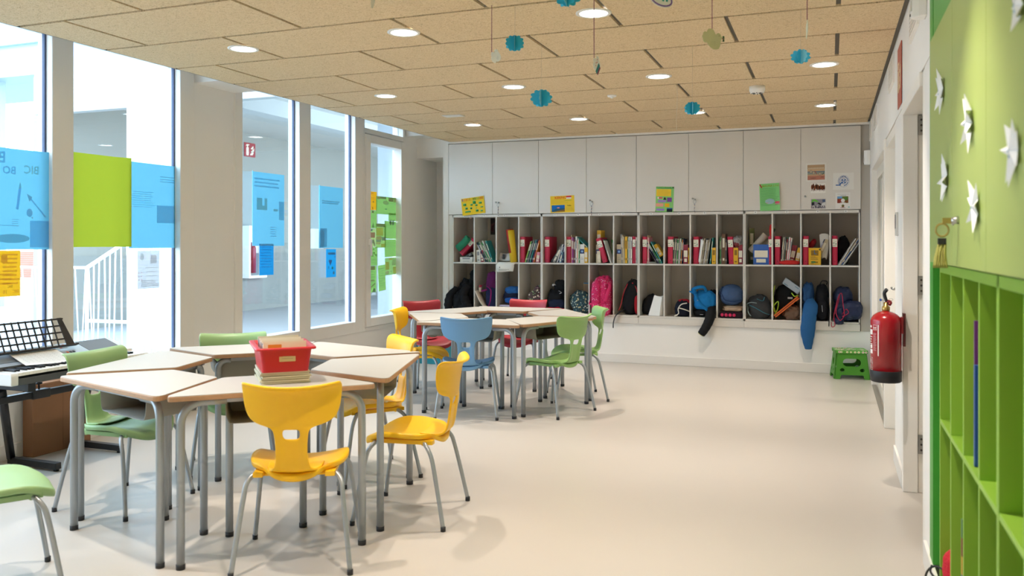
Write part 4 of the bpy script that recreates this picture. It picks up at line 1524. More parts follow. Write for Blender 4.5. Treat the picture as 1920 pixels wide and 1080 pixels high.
def pattern_mat(base, spots, scale, thr=0.62):
    m = bpy.data.materials.new('printed_cloth_' + base)
    m.use_nodes = True
    nt = m.node_tree
    b = nt.nodes['Principled BSDF']
    b.inputs['Roughness'].default_value = 0.75
    tc = nt.nodes.new('ShaderNodeTexCoord')
    vo = nt.nodes.new('ShaderNodeTexVoronoi')
    vo.inputs['Scale'].default_value = scale
    nt.links.new(tc.outputs['Object'], vo.inputs['Vector'])
    rp = nt.nodes.new('ShaderNodeValToRGB')
    rp.color_ramp.interpolation = 'CONSTANT'
    rp.color_ramp.elements[0].color = (1, 1, 1, 1)
    rp.color_ramp.elements[1].position = 1 - thr
    rp.color_ramp.elements[1].color = (0, 0, 0, 1)
    nt.links.new(vo.outputs['Distance'], rp.inputs[0])
    r2 = nt.nodes.new('ShaderNodeValToRGB')
    r2.color_ramp.interpolation = 'CONSTANT'
    while len(r2.color_ramp.elements) < len(spots):
        r2.color_ramp.elements.new(0.5)
    for k, s in enumerate(spots):
        r2.color_ramp.elements[k].position = k / len(spots)
        r2.color_ramp.elements[k].color = lin(s)
    nt.links.new(vo.outputs['Color'], r2.inputs[0])
    mx = nt.nodes.new('ShaderNodeMix')
    mx.data_type = 'RGBA'
    mx.inputs['A'].default_value = lin(base)
    nt.links.new(rp.outputs[0], mx.inputs['Factor'])
    nt.links.new(r2.outputs[0], mx.inputs['B'])
    nt.links.new(mx.outputs['Result'], b.inputs['Base Color'])
    return m


FL = 0.5515                                    # floor of the lower cubbies
cx = lambda i: X0 + CW * (i + 0.5)


def span(K, x0, y0, x1, y1, Y=BW + 0.12):
    a, b = K(x0, y1, Y), K(x1, y0, Y)
    return (a.x + b.x) / 2, (b.x - a.x) / 2, max(FL, a.z), b.z


def strap(pts, w, m, parent, name='strap', n=5, t=0.25):
    return MB().tube(spline(pts, n), w, 8, 0, None, flat=t).build(name, m, parent)


def lower(i):
    return 'lower cubby %s from the left' % ORD[i] if i < 8 else 'lower cubby %s from the right' % ORD[15 - i]


# 0: black puffy coats
t = thing('coat', 'black puffy coats heaped in the first lower cubby, spilling over its edge', 'coat', (cx(0), BW + 0.14, FL))
BK = cloth('1b1b1e', 0.2, 12, 0.6)
soft((0.125, 0.15, 0.20), (0.0, 0.03, 0.19), BK, 'body', t, amp=0.3, folds=0.5, freq=2.6, seed=2, floor=0.001)
soft((0.10, 0.10, 0.13), (-0.05, -0.12, 0.11), BK, 'hood', t, amp=0.3, folds=0.5, freq=3, seed=7, floor=0.001)
soft((0.055, 0.05, 0.08), (0.095, 0.0, 0.42), BK, 'collar', t, amp=0.25, folds=0.4, freq=3, seed=5)
for (pts, r) in (([(-0.10, -0.10, 0.26), (-0.15, -0.19, 0.18), (-0.17, -0.21, 0.08), (-0.16, -0.21, -0.02)], [0.05, 0.055, 0.055, 0.05]),
                 ([(0.05, -0.10, 0.30), (0.02, -0.19, 0.20), (0.06, -0.19, 0.10), (0.09, -0.17, 0.03)], [0.05, 0.055, 0.055, 0.05]),
                 ([(-0.06, -0.13, 0.05), (0.03, -0.17, 0.045), (0.11, -0.18, 0.06)], [0.05, 0.055, 0.05])):
    q = spline(pts, 6)
    n_ = len(q)
    rr = [r[min(len(r) - 1, int(k / n_ * len(r)))] * (1 + 0.12 * math.sin(k * 2.1)) for k in range(n_)]
    MB().tube(q, rr, 14).build('sleeve', BK, t, sub=1)
# 1: purple and navy rucksack, leaning notebook, bottle
t = thing('rucksack', 'purple and navy rucksack in the second lower cubby from the left', 'bag', (cx(1) + 0.05, BW + 0.15, FL))
soft((0.085, 0.11, 0.20), (0.0, 0.0, 0.19), cloth('252a4d'), 'body', t, e=3, amp=0.14, folds=0.15, floor=0.001, seed=3)
soft((0.078, 0.085, 0.115), (0.012, -0.04, 0.36), cloth('5d1f54'), 'flap', t, e=2.6, amp=0.15, folds=0.15, seed=4)
strap([(-0.04, -0.12, 0.30), (0.02, -0.135, 0.25), (0.01, -0.13, 0.12), (-0.015, -0.125, 0.05)], 0.012, cloth('a02a78'), t)
strap([(-0.06, -0.06, 0.33), (-0.115, -0.10, 0.30), (-0.11, -0.12, 0.24), (-0.03, -0.13, 0.26)], 0.011, cloth('7c2464'), t)
t = thing('bottle', 'small red capped bottle in front of the purple rucksack', 'bottle', (k1(300, 740, BW + 0.05).x, BW + 0.05, FL + 0.225))
MB().lathe([(0.0, 0), (0.022, 0.0), (0.022, 0.05), (0.016, 0.06)], 16).build('body', mat('c9b9a4', 0.4), t)
MB().lathe([(0.017, 0.058), (0.02, 0.06), (0.02, 0.085), (0.0, 0.088)], 16).build('cap', mat('9c2038', 0.4), t)
m = MB()
rows = [[(0.16 * s - 0.01 * math.sin(3 * s), yy, 0.235 * (1 - s) ** 1.25 + 0.002) for yy in (0.0, 0.16)] for s in [k / 10 for k in range(11)]]
m.grid(rows)
tag(m.build('notebook', [mat('d6c8b8', 0.7)], None, (k1(252, 760, BW).x, BW - 0.02, FL), solid=0.016), 'soft cover notebook slumping in front of the purple rucksack', 'notebook')
# 2
t = thing('rucksack', 'blue and navy rucksack lying on papers in the third lower cubby from the left', 'bag', (cx(2) + 0.02, BW + 0.16, FL + 0.085))
soft((0.115, 0.13, 0.10), (0.0, 0.02, 0.10), cloth('1c2138'), 'body', t, e=2.8, amp=0.14, folds=0.12, seed=6, floor=0.001)
soft((0.10, 0.09, 0.05), (0.01, -0.03, 0.165), cloth('2b5f9e'), 'flap', t, e=2.5, amp=0.12, seed=8)
soft((0.09, 0.03, 0.035), (0.02, -0.11, 0.045), cloth('1f4f94'), 'front_pocket', t, e=3, amp=0.1, seed=9)
for k, (c, n_) in enumerate((('d9d2d6', 'white'), ('a33b5a', 'pink'), ('3a3a44', 'dark'), ('c9bcd0', 'lilac'))):
    o = MB().box(-0.11, 0.10, -0.10, 0.12, 0, 0.017)
    tag(o.build('notebook', [mat(c, 0.6)], None, (cx(2) + 0.005 * math.sin(k * 4), BW + 0.13, FL + 0.0005 + k * 0.0185), (0, 0, 0.12 * math.sin(k * 3 + 1))), '%s notebook under the blue rucksack, %s from the bottom' % (n_, ORD[k]), 'notebook', 'notebooks under the blue rucksack')
# 3
PF = pattern_mat('4a3436', ['b98a9a', 'd9c9b0', '7a9a6a', 'a8404a', 'e0d8d0'], 34, 0.62)
t = thing('drawstring_bag', 'brown flowered drawstring bag in the fourth lower cubby from the left', 'bag', (cx(3) + 0.035, BW + 0.13, FL))
soft((0.10, 0.11, 0.155), (0.0, 0, 0.115), PF, 'body', t, amp=0.1, folds=0.25, seed=12, floor=0.001)
soft((0.05, 0.05, 0.06), (0.025, 0.0, 0.255), PF, 'gathered_neck', t, amp=0.2, folds=0.6, freq=4, seed=13)
o = MB().box(-0.03, 0.03, 0, 0.10, 0, 0.10)
tag(o.build('book', [mat('d9ae2a', 0.5)], None, (k1(722, 800, BW + 0.2).x + 0.01, BW + 0.24, FL + 0.0005)), 'small yellow book behind the brown flowered bag', 'book')
# 4
t = thing('rucksack', 'black rucksack with white reflective strips in the fifth lower cubby from the left', 'bag', (cx(4), BW + 0.16, FL + 0.0))
soft((0.122, 0.13, 0.14), (0.0, 0.02, 0.15), cloth('17181c'), 'body', t, e=2.8, amp=0.2, folds=0.25, seed=15, floor=0.001)
soft((0.075, 0.07, 0.075), (0.05, -0.02, 0.315), cloth('141518'), 'top', t, e=2.6, amp=0.2, folds=0.3, seed=16)
soft((0.10, 0.05, 0.06), (0.02, -0.09, 0.10), cloth('1b2138'), 'front_pocket', t, e=3, amp=0.15, folds=0.2, seed=17)
strap([(-0.03, -0.07, 0.315), (-0.02, -0.085, 0.335), (0.01, -0.09, 0.325)], 0.012, mat('d9dade', 0.3), t, 'reflective_strip')
strap([(0.05, -0.105, 0.26), (0.085, -0.105, 0.24), (0.06, -0.11, 0.225)], 0.006, mat('c9cace', 0.3), t, 'reflective_strip')
t = thing('cloth_pouch', 'red cloth bundle below the black reflective rucksack', 'cloth', (cx(4) + 0.01, BW + 0.05, FL))
soft((0.11, 0.06, 0.035), (0, 0, 0.033), cloth('b3142e'), 'folds', t, amp=0.2, folds=0.4, seed=18, floor=0.001)
# 5
t = thing('drawstring_bag', 'dark teal patterned bag in the sixth lower cubby from the left', 'bag', (cx(5) + 0.0, BW + 0.12, FL))
soft((0.125, 0.115, 0.15), (0.018, 0.0, 0.12), pattern_mat('1f3d47', ['8fa6a0', 'b9b08a', '2c5f68', 'c9cfc4'], 42, 0.6), 'body', t, e=2.3, amp=0.15, folds=0.2, seed=20, floor=0.001, M=R(math.radians(-28), 'Y'))
o = MB()
o.box(-0.07, 0.075, 0, 0.02, 0, 0.35, 0)
o.box(-0.06, 0.065, -0.001, 0, 0.03, 0.32, 1)
o.box(-0.07, 0.075, -0.001, 0, 0.335, 0.35, 2)
tag(o.build('board_game', [mat('b89a78', 0.6), mat('a38e78', 0.6), mat('4a86b8', 0.5)], None, (cx(5) + 0.065, BW + 0.30, FL + 0.0005)), 'tan boxed game with a blue edge behind the dark teal bag', 'box')
# 6: pink rucksack
PK = pattern_mat('cf1f62', ['e07aa0', 'a0184c', 'd8c0d0'], 60, 0.7)
t = thing('rucksack', 'bright pink patterned rucksack bulging out of its lower cubby', 'bag', (cx(6) + 0.005, BW + 0.10, FL))
soft((0.115, 0.16, 0.225), (0.0, 0.0, 0.215), PK, 'body', t, e=3.2, amp=0.12, folds=0.16, seed=24)
soft((0.055, 0.05, 0.20), (-0.055, -0.14, 0.20), PK, 'front_panel', t, e=3, amp=0.12, folds=0.1, seed=25)
soft((0.06, 0.05, 0.07), (0.055, -0.14, 0.06), PK, 'pocket', t, e=3, amp=0.1, seed=26)
PS = cloth('d9386f')
strap([(0.06, -0.13, 0.36), (0.115, -0.17, 0.35), (0.10, -0.19, 0.24), (0.06, -0.18, 0.16), (0.10, -0.17, 0.30)], 0.016, PS, t)
strap([(-0.06, -0.17, 0.30), (-0.10, -0.17, 0.20), (-0.13, -0.17, 0.12), (-0.06, -0.19, 0.14), (0.0, -0.185, 0.16)], 0.014, PS, t)
strap([(0.0, 0.0, 0.43), (0.012, -0.05, 0.45), (0.03, -0.05, 0.40)], 0.012, PS, t, 'handle')
strap([(0.03, -0.17, 0.08), (0.08, -0.19, 0.03), (0.06, -0.19, -0.02)], 0.012, PS, t)
# 7: black/red rucksack with a hanging strap
t = thing('rucksack', 'black and red rucksack with its strap hanging over the edge', 'bag', (cx(7) + 0.03, BW + 0.14, FL))
BB = cloth('1a191c')
soft((0.10, 0.12, 0.21), (0.012, 0, 0.195), BB, 'body', t, e=2.6, amp=0.1, folds=0.08, seed=30, floor=0.001, M=R(math.radians(9), 'Y') @ Matrix.Diagonal((1, 1, 1, 1)))
soft((0.03, 0.09, 0.12), (0.085, -0.04, 0.125), cloth('a01c28'), 'side_pocket', t, e=2.6, amp=0.1, seed=31, floor=0.001)
strap([(-0.02, -0.1, 0.36), (-0.06, -0.125, 0.25), (-0.09, -0.13, 0.12), (-0.115, -0.14, 0.05)], 0.005, mat('b01f2a', 0.6), t, 'piping', t=1)
strap([(0.03, -0.08, 0.37), (0.075, -0.09, 0.32), (0.09, -0.09, 0.26)], 0.006, mat('b01f2a', 0.6), t, 'piping', t=1)
strap([(-0.06, -0.10, 0.06), (-0.10, -0.16, 0.03), (-0.14, -0.185, -0.01), (-0.165, -0.185, -0.08), (-0.17, -0.18, -0.15)], 0.011, mat('232226', 0.8), t, 'hanging_strap', t=0.4)
strap([(0.0, -0.02, 0.39), (0.015, -0.03, 0.415), (0.035, -0.02, 0.39)], 0.007, BB, t, 'handle')
# 8
t = thing('shoe_bag', 'black soft bag behind the white paper bag', 'bag', (cx(8) - 0.035, BW + 0.18, FL))
soft((0.10, 0.10, 0.13), (0.0, 0.0, 0.105), cloth('1c1b1e'), 'body', t, e=2.4, amp=0.15, folds=0.2, seed=33, floor=0.001, M=R(math.radians(22), 'Y'))
t = thing('paper_bag', 'white paper carrier bag in a lower cubby', 'bag', (cx(8) + 0.045, BW + 0.015, FL - 0.0), math.radians(-8))
m = MB()
bo, to = [(-0.085, 0.0), (0.055, -0.015), (0.085, 0.10), (-0.055, 0.11)], [(-0.02, 0.02), (0.07, 0.015), (0.09, 0.105), (0.01, 0.11)]
m.grid([[(p[0], p[1], 0.002) for p in bo + bo[:1]], [(0.5 * p[0] + 0.5 * q[0], 0.5 * p[1] + 0.5 * q[1] - 0.004, 0.11) for p, q in zip(bo + bo[:1], to + to[:1])], [(q[0], q[1], 0.235 - 0.02 * (k % 2)) for k, q in enumerate(to + to[:1])]], smooth=False)
m.add([(p[0], p[1], 0.002) for p in bo], [(3, 2, 1, 0)])
m.build('paper', mat('ecebe7', 0.6), t, solid=0.001)
# 9
t = thing('drawstring_bag', 'navy and red bag with white cords in a lower cubby', 'bag', (cx(9) + 0.05, BW + 0.10, FL))
soft((0.092, 0.10, 0.10), (0, 0, 0.082), cloth('1b1d2b'), 'body', t, amp=0.12, folds=0.15, seed=36, floor=0.001)
soft((0.08, 0.07, 0.05), (0.01, 0.02, 0.145), cloth('a3202e'), 'red_panel', t, amp=0.12, folds=0.1, seed=37)
CO = mat('ddd8cc', 0.7)
strap([(0.06, -0.09, 0.155), (0.0, -0.105, 0.14), (-0.035, -0.11, 0.09), (-0.03, -0.112, 0.04), (-0.06, -0.11, 0.012)], 0.006, CO, t, 'cord', t=1)
strap([(-0.03, -0.11, 0.10), (0.03, -0.105, 0.085), (0.09, -0.08, 0.06)], 0.006, CO, t, 'cord', t=1)
strap([(-0.05, -0.11, 0.02), (-0.075, -0.115, 0.006)], 0.009, CO, t, 'knot', t=1)
# 10
t = thing('coat', 'black jacket with one sleeve hanging out below the blue bag', 'coat', (cx(10), BW + 0.12, FL))
JK = cloth('1c1c1d', 0.15, 60, 0.5)
soft((0.125, 0.13, 0.05), (0, 0.03, 0.05), JK, 'body', t, e=2.6, amp=0.2, folds=0.2, seed=40, floor=0.001)
soft((0.06, 0.09, 0.10), (0.08, 0.06, 0.20), JK, 'shoulder', t, amp=0.2, folds=0.2, seed=41)
q = spline([(0.07, -0.02, 0.10), (0.08, -0.12, 0.06), (0.07, -0.17, -0.02), (0.03, -0.175, -0.11), (-0.02, -0.175, -0.185)], 6)
rr = [0.062 - 0.018 * k / len(q) + 0.002 * math.sin(k * 1.9) for k in range(len(q))]
sl = MB().tube(q, rr, 16).build('sleeve', JK, t, sub=1)
e0, e1 = q[-1], q[-1] + (q[-1] - q[-2]) * 0.4
MB().tube([e0 - (q[-1] - q[-2]) * 0.15, e1 - (q[-1] - q[-2]) * 0.32], 0.038, 16).build('cuff_lining', mat('b5b01e', 0.6), sl)
MB().box(-0.04, -0.005, -0.118, -0.112, 0.03, 0.034).build('trim_line', mat('cfcfcf', 0.6), t)
t = thing('tote_bag', 'bright blue bag with looped handles lying on the black jacket', 'bag', (cx(10) + 0.0, BW + 0.11, FL + 0.085))
BL = cloth('1a76b8', 0.1, 30, 0.3)
soft((0.13, 0.13, 0.125), (0.005, 0, 0.085), BL, 'body', t, e=2.3, amp=0.18, folds=0.3, seed=44, floor=0.004)
strap([(-0.10, -0.06, 0.15), (-0.13, -0.09, 0.21), (-0.075, -0.10, 0.245), (0.0, -0.07, 0.25), (0.03, -0.05, 0.17)], 0.019, BL, t, 'handle', t=0.35)
strap([(-0.10, -0.11, 0.22), (-0.07, -0.14, 0.14), (-0.02, -0.15, 0.06), (0.05, -0.14, 0.0)], 0.022, BL, t, 'handle', t=0.3)
strap([(-0.12, -0.08, 0.18), (-0.14, -0.12, 0.20), (-0.08, -0.14, 0.19)], 0.018, BL, t, 'handle', t=0.35)
MB().lathe([(0.009, 0), (0.009, 0.003), (0.0, 0.003)], 12, 0, T(-0.06, -0.157, 0.105) @ R(math.pi / 2, 'X')).build('snap', STEEL, t)
# 11
t = thing('folded_cloth', 'pink and black dotted cloth at the bottom of a lower cubby', 'cloth', (cx(11), BW + 0.06, FL))
soft((0.13, 0.06, 0.036), (0, 0, 0.035), cloth('2b1a22'), 'cloth', t, e=3.5, amp=0.08, seed=46, floor=0.001)
for k in range(4):
    MB().lathe([(0.018, 0), (0.018, 0.0015), (0, 0.0015)], 14, 0, T(-0.09 + k * 0.043, -0.0615, 0.036) @ R(math.pi / 2, 'X')).build('dot', mat('d9245c', 0.6), t)
t = thing('folded_cloth', 'beige crumpled cloth between the round bundle and the dotted cloth', 'cloth', (cx(11) + 0.02, BW + 0.10, FL + 0.071))
soft((0.115, 0.09, 0.035), (0, 0, 0.034), cloth('b59a80'), 'cloth', t, e=2.5, amp=0.25, folds=0.4, seed=48, floor=0.001)
t = thing('sweater_bundle', 'round greyish blue clothes bundle on the beige cloth', 'clothing', (cx(11), BW + 0.11, FL + 0.138))
soft((0.128, 0.125, 0.118), (0, 0, 0.115), cloth('43587c', 0.08, 30, 0.3), 'bundle', t, e=2.3, amp=0.06, folds=0.12, seed=50, floor=0.001)
strap([(-0.10, -0.09, 0.13), (-0.06, -0.118, 0.06), (0.04, -0.12, 0.035), (0.11, -0.08, 0.06)], 0.007, cloth('36486a'), t, 'seam', t=1)
strap([(-0.09, -0.05, 0.205), (-0.11, -0.08, 0.17), (-0.125, -0.06, 0.12)], 0.009, cloth('36486a'), t, 'drawcord', t=1)
# 12
t = thing('sports_bag', 'dark grey bag with teal piping in a lower cubby', 'bag', (cx(12) + 0.005, BW + 0.12, FL))
DG = cloth('3c3c3d', 0.1, 40, 0.3)
soft((0.122, 0.11, 0.14), (0.0, 0, 0.125), DG, 'body', t, e=2.6, amp=0.12, folds=0.2, seed=53, floor=0.001, M=R(math.radians(-18), 'Y'))
TE = mat('2d6f7c', 0.6)
strap([(-0.10, -0.09, 0.15), (-0.03, -0.118, 0.12), (0.06, -0.118, 0.07), (0.11, -0.09, 0.05)], 0.004, TE, t, 'piping', t=1)
strap([(-0.02, -0.09, 0.22), (0.04, -0.10, 0.20), (0.06, -0.09, 0.24)], 0.012, TE, t, 'patch')
strap([(-0.115, -0.07, 0.12), (-0.125, -0.10, 0.16), (-0.08, -0.115, 0.18), (-0.02, -0.12, 0.175)], 0.004, mat('8a9a98', 0.6), t, 'piping', t=1)
strap([(-0.115, -0.08, 0.12), (-0.11, -0.11, 0.07), (-0.08, -0.115, 0.03)], 0.004, mat('8a9a98', 0.6), t, 'piping', t=1)
# 13
t = thing('crumpled_bag', 'brown crumpled paper bag below the orange folder', 'bag', (cx(13) + 0.05, BW + 0.11, FL))
soft((0.09, 0.09, 0.085), (0, 0, 0.075), mat('6d523f', 0.7), 'paper', t, amp=0.3, folds=0.5, freq=3.5, seed=57, floor=0.001)
t = thing('drawstring_bag', 'black bag with lime green cord behind the orange folder', 'bag', (cx(13) - 0.01, BW + 0.16, FL))
soft((0.115, 0.10, 0.17), (-0.01, 0.02, 0.20), cloth('151516'), 'body', t, e=2.6, amp=0.12, folds=0.2, seed=58, floor=0.001)
LC = mat('9fc22c', 0.6)
strap([(-0.115, -0.07, 0.37), (-0.13, -0.10, 0.28), (-0.125, -0.11, 0.16), (-0.11, -0.12, 0.08), (-0.13, -0.12, 0.12), (-0.10, -0.12, 0.18), (-0.075, -0.12, 0.19), (-0.085, -0.12, 0.11), (-0.12, -0.12, 0.04)], 0.0055, LC, t, 'cord', t=1)
strap([(0.06, -0.10, 0.29), (0.09, -0.115, 0.255), (0.125, -0.10, 0.265)], 0.006, LC, t, 'cord', t=1)
MB().box(0.02, 0.07, -0.103, -0.098, 0.225, 0.245).build('printed_mark', mat('9c9c9c', 0.6), t)
o = MB()
for k, c in enumerate((0, 1, 0)):
    o.box(-0.16, 0.16, 0.0, 0.20, 0.001 + k * 0.011, 0.010 + k * 0.011, c)
tag(o.build('folder', [mat('e2661c', 0.5), mat('8a3a14', 0.6)], None, (k4(347, 744, BW + 0.02).x, BW - 0.005, k4(347, 752, BW).z), (0, math.radians(-41), 0)), 'orange folder propped diagonally in a lower cubby', 'folder')
p = k4(378, 585, BW + 0.1)
o = MB()
o.box(-0.10, 0.10, 0, 0.07, -0.036, 0.036, 0)
for k in range(6):
    o.box(-0.08 + k * 0.008, -0.075 + k * 0.008, -0.001, 0, -0.028, -0.018, 1)
    o.box(0.03 + k * 0.008, 0.035 + k * 0.008, -0.001, 0, 0.012, 0.022, 1)
tag(o.build('carton', [mat('a8b4be', 0.5), mat('2f6f8c', 0.5)], None, p, (0, math.radians(36), 0)), 'pale blue carton lying aslant on the lime corded bag', 'box')
# 14
t = thing('rucksack', 'slim black rucksack beside the hanging blue sweater', 'bag', (cx(14) + 0.065, BW + 0.11, FL))
soft((0.072, 0.10, 0.20), (0.0, 0, 0.19), cloth('17171a'), 'body', t, e=2.7, amp=0.08, folds=0.08, seed=60, floor=0.001)
soft((0.05, 0.03, 0.10), (0.0, -0.09, 0.12), cloth('1c1c20'), 'front_pocket', t, e=3, amp=0.06, seed=61, floor=0.001)
strap([(-0.02, -0.03, 0.385), (0.0, -0.04, 0.425), (0.05, -0.04, 0.42), (0.045, -0.03, 0.385)], 0.007, BB, t, 'handle', t=0.6)
strap([(0.06, -0.10, 0.25), (0.075, -0.13, 0.12), (0.07, -0.135, 0.0), (0.068, -0.135, -0.05)], 0.011, BB, t, 'strap', t=0.4)
strap([(0.0, -0.125, 0.17), (0.005, -0.128, 0.10)], 0.003, mat('b9b9bb', 0.3), t, 'zip_pull', t=1)
t = thing('sweater', 'blue knitted sweater hanging far down out of its lower cubby', 'clothing', (cx(14) - 0.075, BW + 0.08, FL))
SW = mat('2f5f92', 0.85, spec=0.1, noise_amt=0.12, noise_scale=220, bump=0.5)
SW2 = mat('2c4c74', 0.85, spec=0.1, noise_amt=0.12, noise_scale=220, bump=0.5)
soft((0.062, 0.09, 0.12), (0.0, 0.0, 0.29), SW2, 'body', t, amp=0.22, folds=0.35, freq=3, seed=64)
soft((0.055, 0.08, 0.13), (-0.005, 0.02, 0.13), SW2, 'folds', t, amp=0.25, folds=0.35, freq=3, seed=65, floor=0.002)
q = spline([(0.02, -0.04, 0.24), (0.03, -0.125, 0.17), (0.015, -0.145, 0.06), (0.0, -0.145, -0.08), (0.0, -0.14, -0.20), (0.005, -0.138, -0.30)], 7)
rr = [min(0.03 + k * 0.006, 0.075, 0.105 - max(0, k - 14) * 0.0034) * (1 + 0.03 * math.sin(k * 1.3)) for k in range(len(q))]
MB().tube(q, rr, 18, flat=0.55).build('sleeve', SW, t, sub=1)
# 15
t = thing('coat', 'navy padded coat bundled in the lower cubby nearest the right wall', 'coat', (cx(15) + 0.01, BW + 0.12, FL))
NV = mat('1d2747', 0.45, spec=0.4, bump=0.6, noise_scale=14)
soft((0.10, 0.11, 0.11), (-0.03, 0.01, 0.255), NV, 'hood', t, e=2.3, amp=0.12, folds=0.2, seed=70)
soft((0.125, 0.13, 0.12), (0.0, 0.0, 0.105), NV, 'body', t, e=2.6, amp=0.18, folds=0.3, seed=71, floor=0.001)
soft((0.10, 0.07, 0.10), (0.06, -0.13, 0.125), NV, 'sleeve', t, e=2.5, amp=0.18, folds=0.25, seed=72)
soft((0.05, 0.05, 0.04), (-0.07, -0.13, 0.01), NV, 'hem', t, e=2.5, amp=0.18, folds=0.25, seed=73)
RC = mat('a8173a', 0.6)
strap([(-0.06, -0.125, 0.30), (-0.075, -0.16, 0.22), (-0.10, -0.18, 0.10), (-0.06, -0.185, 0.02), (-0.02, -0.20, 0.08), (-0.03, -0.19, 0.18), (-0.045, -0.14, 0.30), (-0.08, -0.16, 0.25), (-0.12, -0.18, 0.06), (-0.11, -0.19, -0.03), (-0.14, -0.185, -0.05), (-0.145, -0.18, 0.0)], 0.0042, RC, t, 'drawcord', n=8, t=1)
strap([(-0.04, -0.16, 0.08), (0.0, -0.205, 0.14), (0.02, -0.21, 0.10), (-0.04, -0.19, 0.06)], 0.004, RC, t, 'drawcord', n=8, t=1)

# odds and ends above the books
t = thing('red_pouch', 'flat red pouch in front of books in the third upper cubby from the right', 'pouch', (k4(360, 410).x, BW + 0.05, SHELF))
soft((0.108, 0.06, 0.026), (0, 0, 0.024), cloth('c9302e'), 'pouch', t, amp=0.12, folds=0.2, seed=80, floor=0.001)
t = thing('plastic_bag', 'grey and red plastic bag tucked above books in the fifth upper cubby from the right', 'bag', (k3(838, 262).x, BW + 0.08, SHELF + 0.255))
soft((0.055, 0.08, 0.06), (0, 0, 0.0), mat('8d8a88', 0.35), 'crinkled_film', t, amp=0.3, folds=0.5, seed=82)
soft((0.03, 0.05, 0.03), (-0.01, -0.04, -0.03), mat('8a2a30', 0.5), 'contents', t, amp=0.3, folds=0.4, seed=83)
t = thing('red_glove', 'red mitten standing on the binder in the fourth upper cubby from the right', 'glove', (k4(221, 172).x, BW + 0.06, SHELF + 0.305))
soft((0.017, 0.03, 0.068), (0, 0, 0.068), cloth('c22a26'), 'mitten', t, amp=0.12, folds=0.15, seed=84)
t = thing('cloth_pouch', 'dark red cloth pouch behind the yellow box in the second upper cubby from the right', 'pouch', (k4(530, 270, BW + 0.15).x, BW + 0.16, SHELF + 0.16))
soft((0.03, 0.06, 0.065), (0, 0, 0.06), cloth('8f2228'), 'cloth', t, amp=0.15, folds=0.2, seed=85, M=R(0.5, 'Y'))
t = thing('black_pouch', 'black cloth bag behind the leaning books in the last upper cubby', 'bag', (k4(765, 260, BW + 0.2).x, BW + 0.25, SHELF))
soft((0.07, 0.08, 0.15), (0, 0, 0.15), cloth('1d1c1e'), 'cloth', t, amp=0.15, folds=0.25, seed=86, floor=0.001)
t = thing('wooden_bead', 'tiny pink wooden bead hanging at the top of the first divider', 'bead', (k1(222, 92).x, BW - 0.02, k1(222, 92, BW - 0.02).z))
MB().lathe([(0.0, -0.013)] + [(0.013 * math.sin(a * math.pi / 8), -0.013 * math.cos(a * math.pi / 8)) for a in range(1, 8)] + [(0.0, 0.013)], 14).build('bead', mat('b98a78', 0.5), t)
MB().tube([(0, 0, 0.012), (0, 0.012, 0.03)], 0.0012, 6).build('thread', mat('9a8a78', 0.8), t)

# ================================================================ PAPERS
class Sheet:
    """A sheet of paper with marks on it; every mark follows the sheet's curl."""

    def __init__(self, w, h, colour, bend=None, trans=0.0):
        self.w, self.h, self.bend, self.mb = w, h, bend or (lambda x, y: 0.0), MB()
        self.trans = trans
        self.cols = [colour]
        nx = 14
        self.mb.grid([[(x, y, self.bend(x, y)) for x in [-w / 2 + w * i / nx for i in range(nx + 1)]] for y in [-h / 2 + h * j / 6 for j in range(7)]], 0)
        self.n = 0

    def ci(self, c):
        if c not in self.cols:
            self.cols.append(c)
        return self.cols.index(c)

    def poly(self, pts, c):
        self.n += 1
        e = 0.0009 + self.n * 0.00003
        self.mb.add([(x, y, self.bend(x, y) + e) for x, y in pts], [list(range(len(pts)))], self.ci(c))
        return self

    def r(self, x0, y0, x1, y1, c):        # fractions of the sheet, y upward
        w, h = self.w, self.h
        return self.poly([(-w / 2 + x0 * w, -h / 2 + y0 * h), (-w / 2 + x1 * w, -h / 2 + y0 * h), (-w / 2 + x1 * w, -h / 2 + y1 * h), (-w / 2 + x0 * w, -h / 2 + y1 * h)], c)

    def e(self, x, y, a, b, c):
        w, h = self.w, self.h
        return self.poly([((x - 0.5) * w + p[0] * w, (y - 0.5) * h + p[1] * h) for p in ell(a, b, 16)], c)

    def p(self, pts, c):
        return self.poly([((x - 0.5) * self.w, (y - 0.5) * self.h) for x, y in pts], c)

    def lines(self, x0, y1, x1, n, dy, c, t=0.006, seed=1):
        rnd = random.Random(seed)
        for k in range(n):
            self.r(x0, y1 - k * dy - t, x1 - rnd.random() * 0.2 * (x1 - x0), y1 - k * dy, c)
        return self

    def t(self, s, x, y, size, c, mirror=False):
        k = len(self.mb.v)
        M = T((x - 0.5) * self.w, (y - 0.5) * self.h, 0) @ (Matrix.Diagonal((-1, 1, 1, 1)) if mirror else Matrix.Identity(4))
        self.n += 1
        self.mb.text(s, size, self.ci(c), M, 0.0009 + self.n * 0.00003, True)
        self.mb.v[k:] = [(a, b, z + self.bend(a, b)) for a, b, z in self.mb.v[k:]]
        return self

    def place(self, name, label, cat, centre, frame, tilt=0.0, group=None):
        def soft_(c):                     # ink lets light through: thin tint over the backlit sheet
            if not self.trans or c == self.cols[0]:
                return c
            return ''.join('%02x' % int(255 - (255 - int(c[i:i + 2], 16)) * 0.42) for i in (0, 2, 4))
        o = self.mb.build(name, [mat(soft_(c), 0.75, spec=0.2, trans=self.trans if c == self.cols[0] else (0.85 if self.trans else 0)) for c in self.cols], None)
        o.matrix_world = T(*centre) @ frame @ R(tilt)
        return tag(o, label, cat, group)


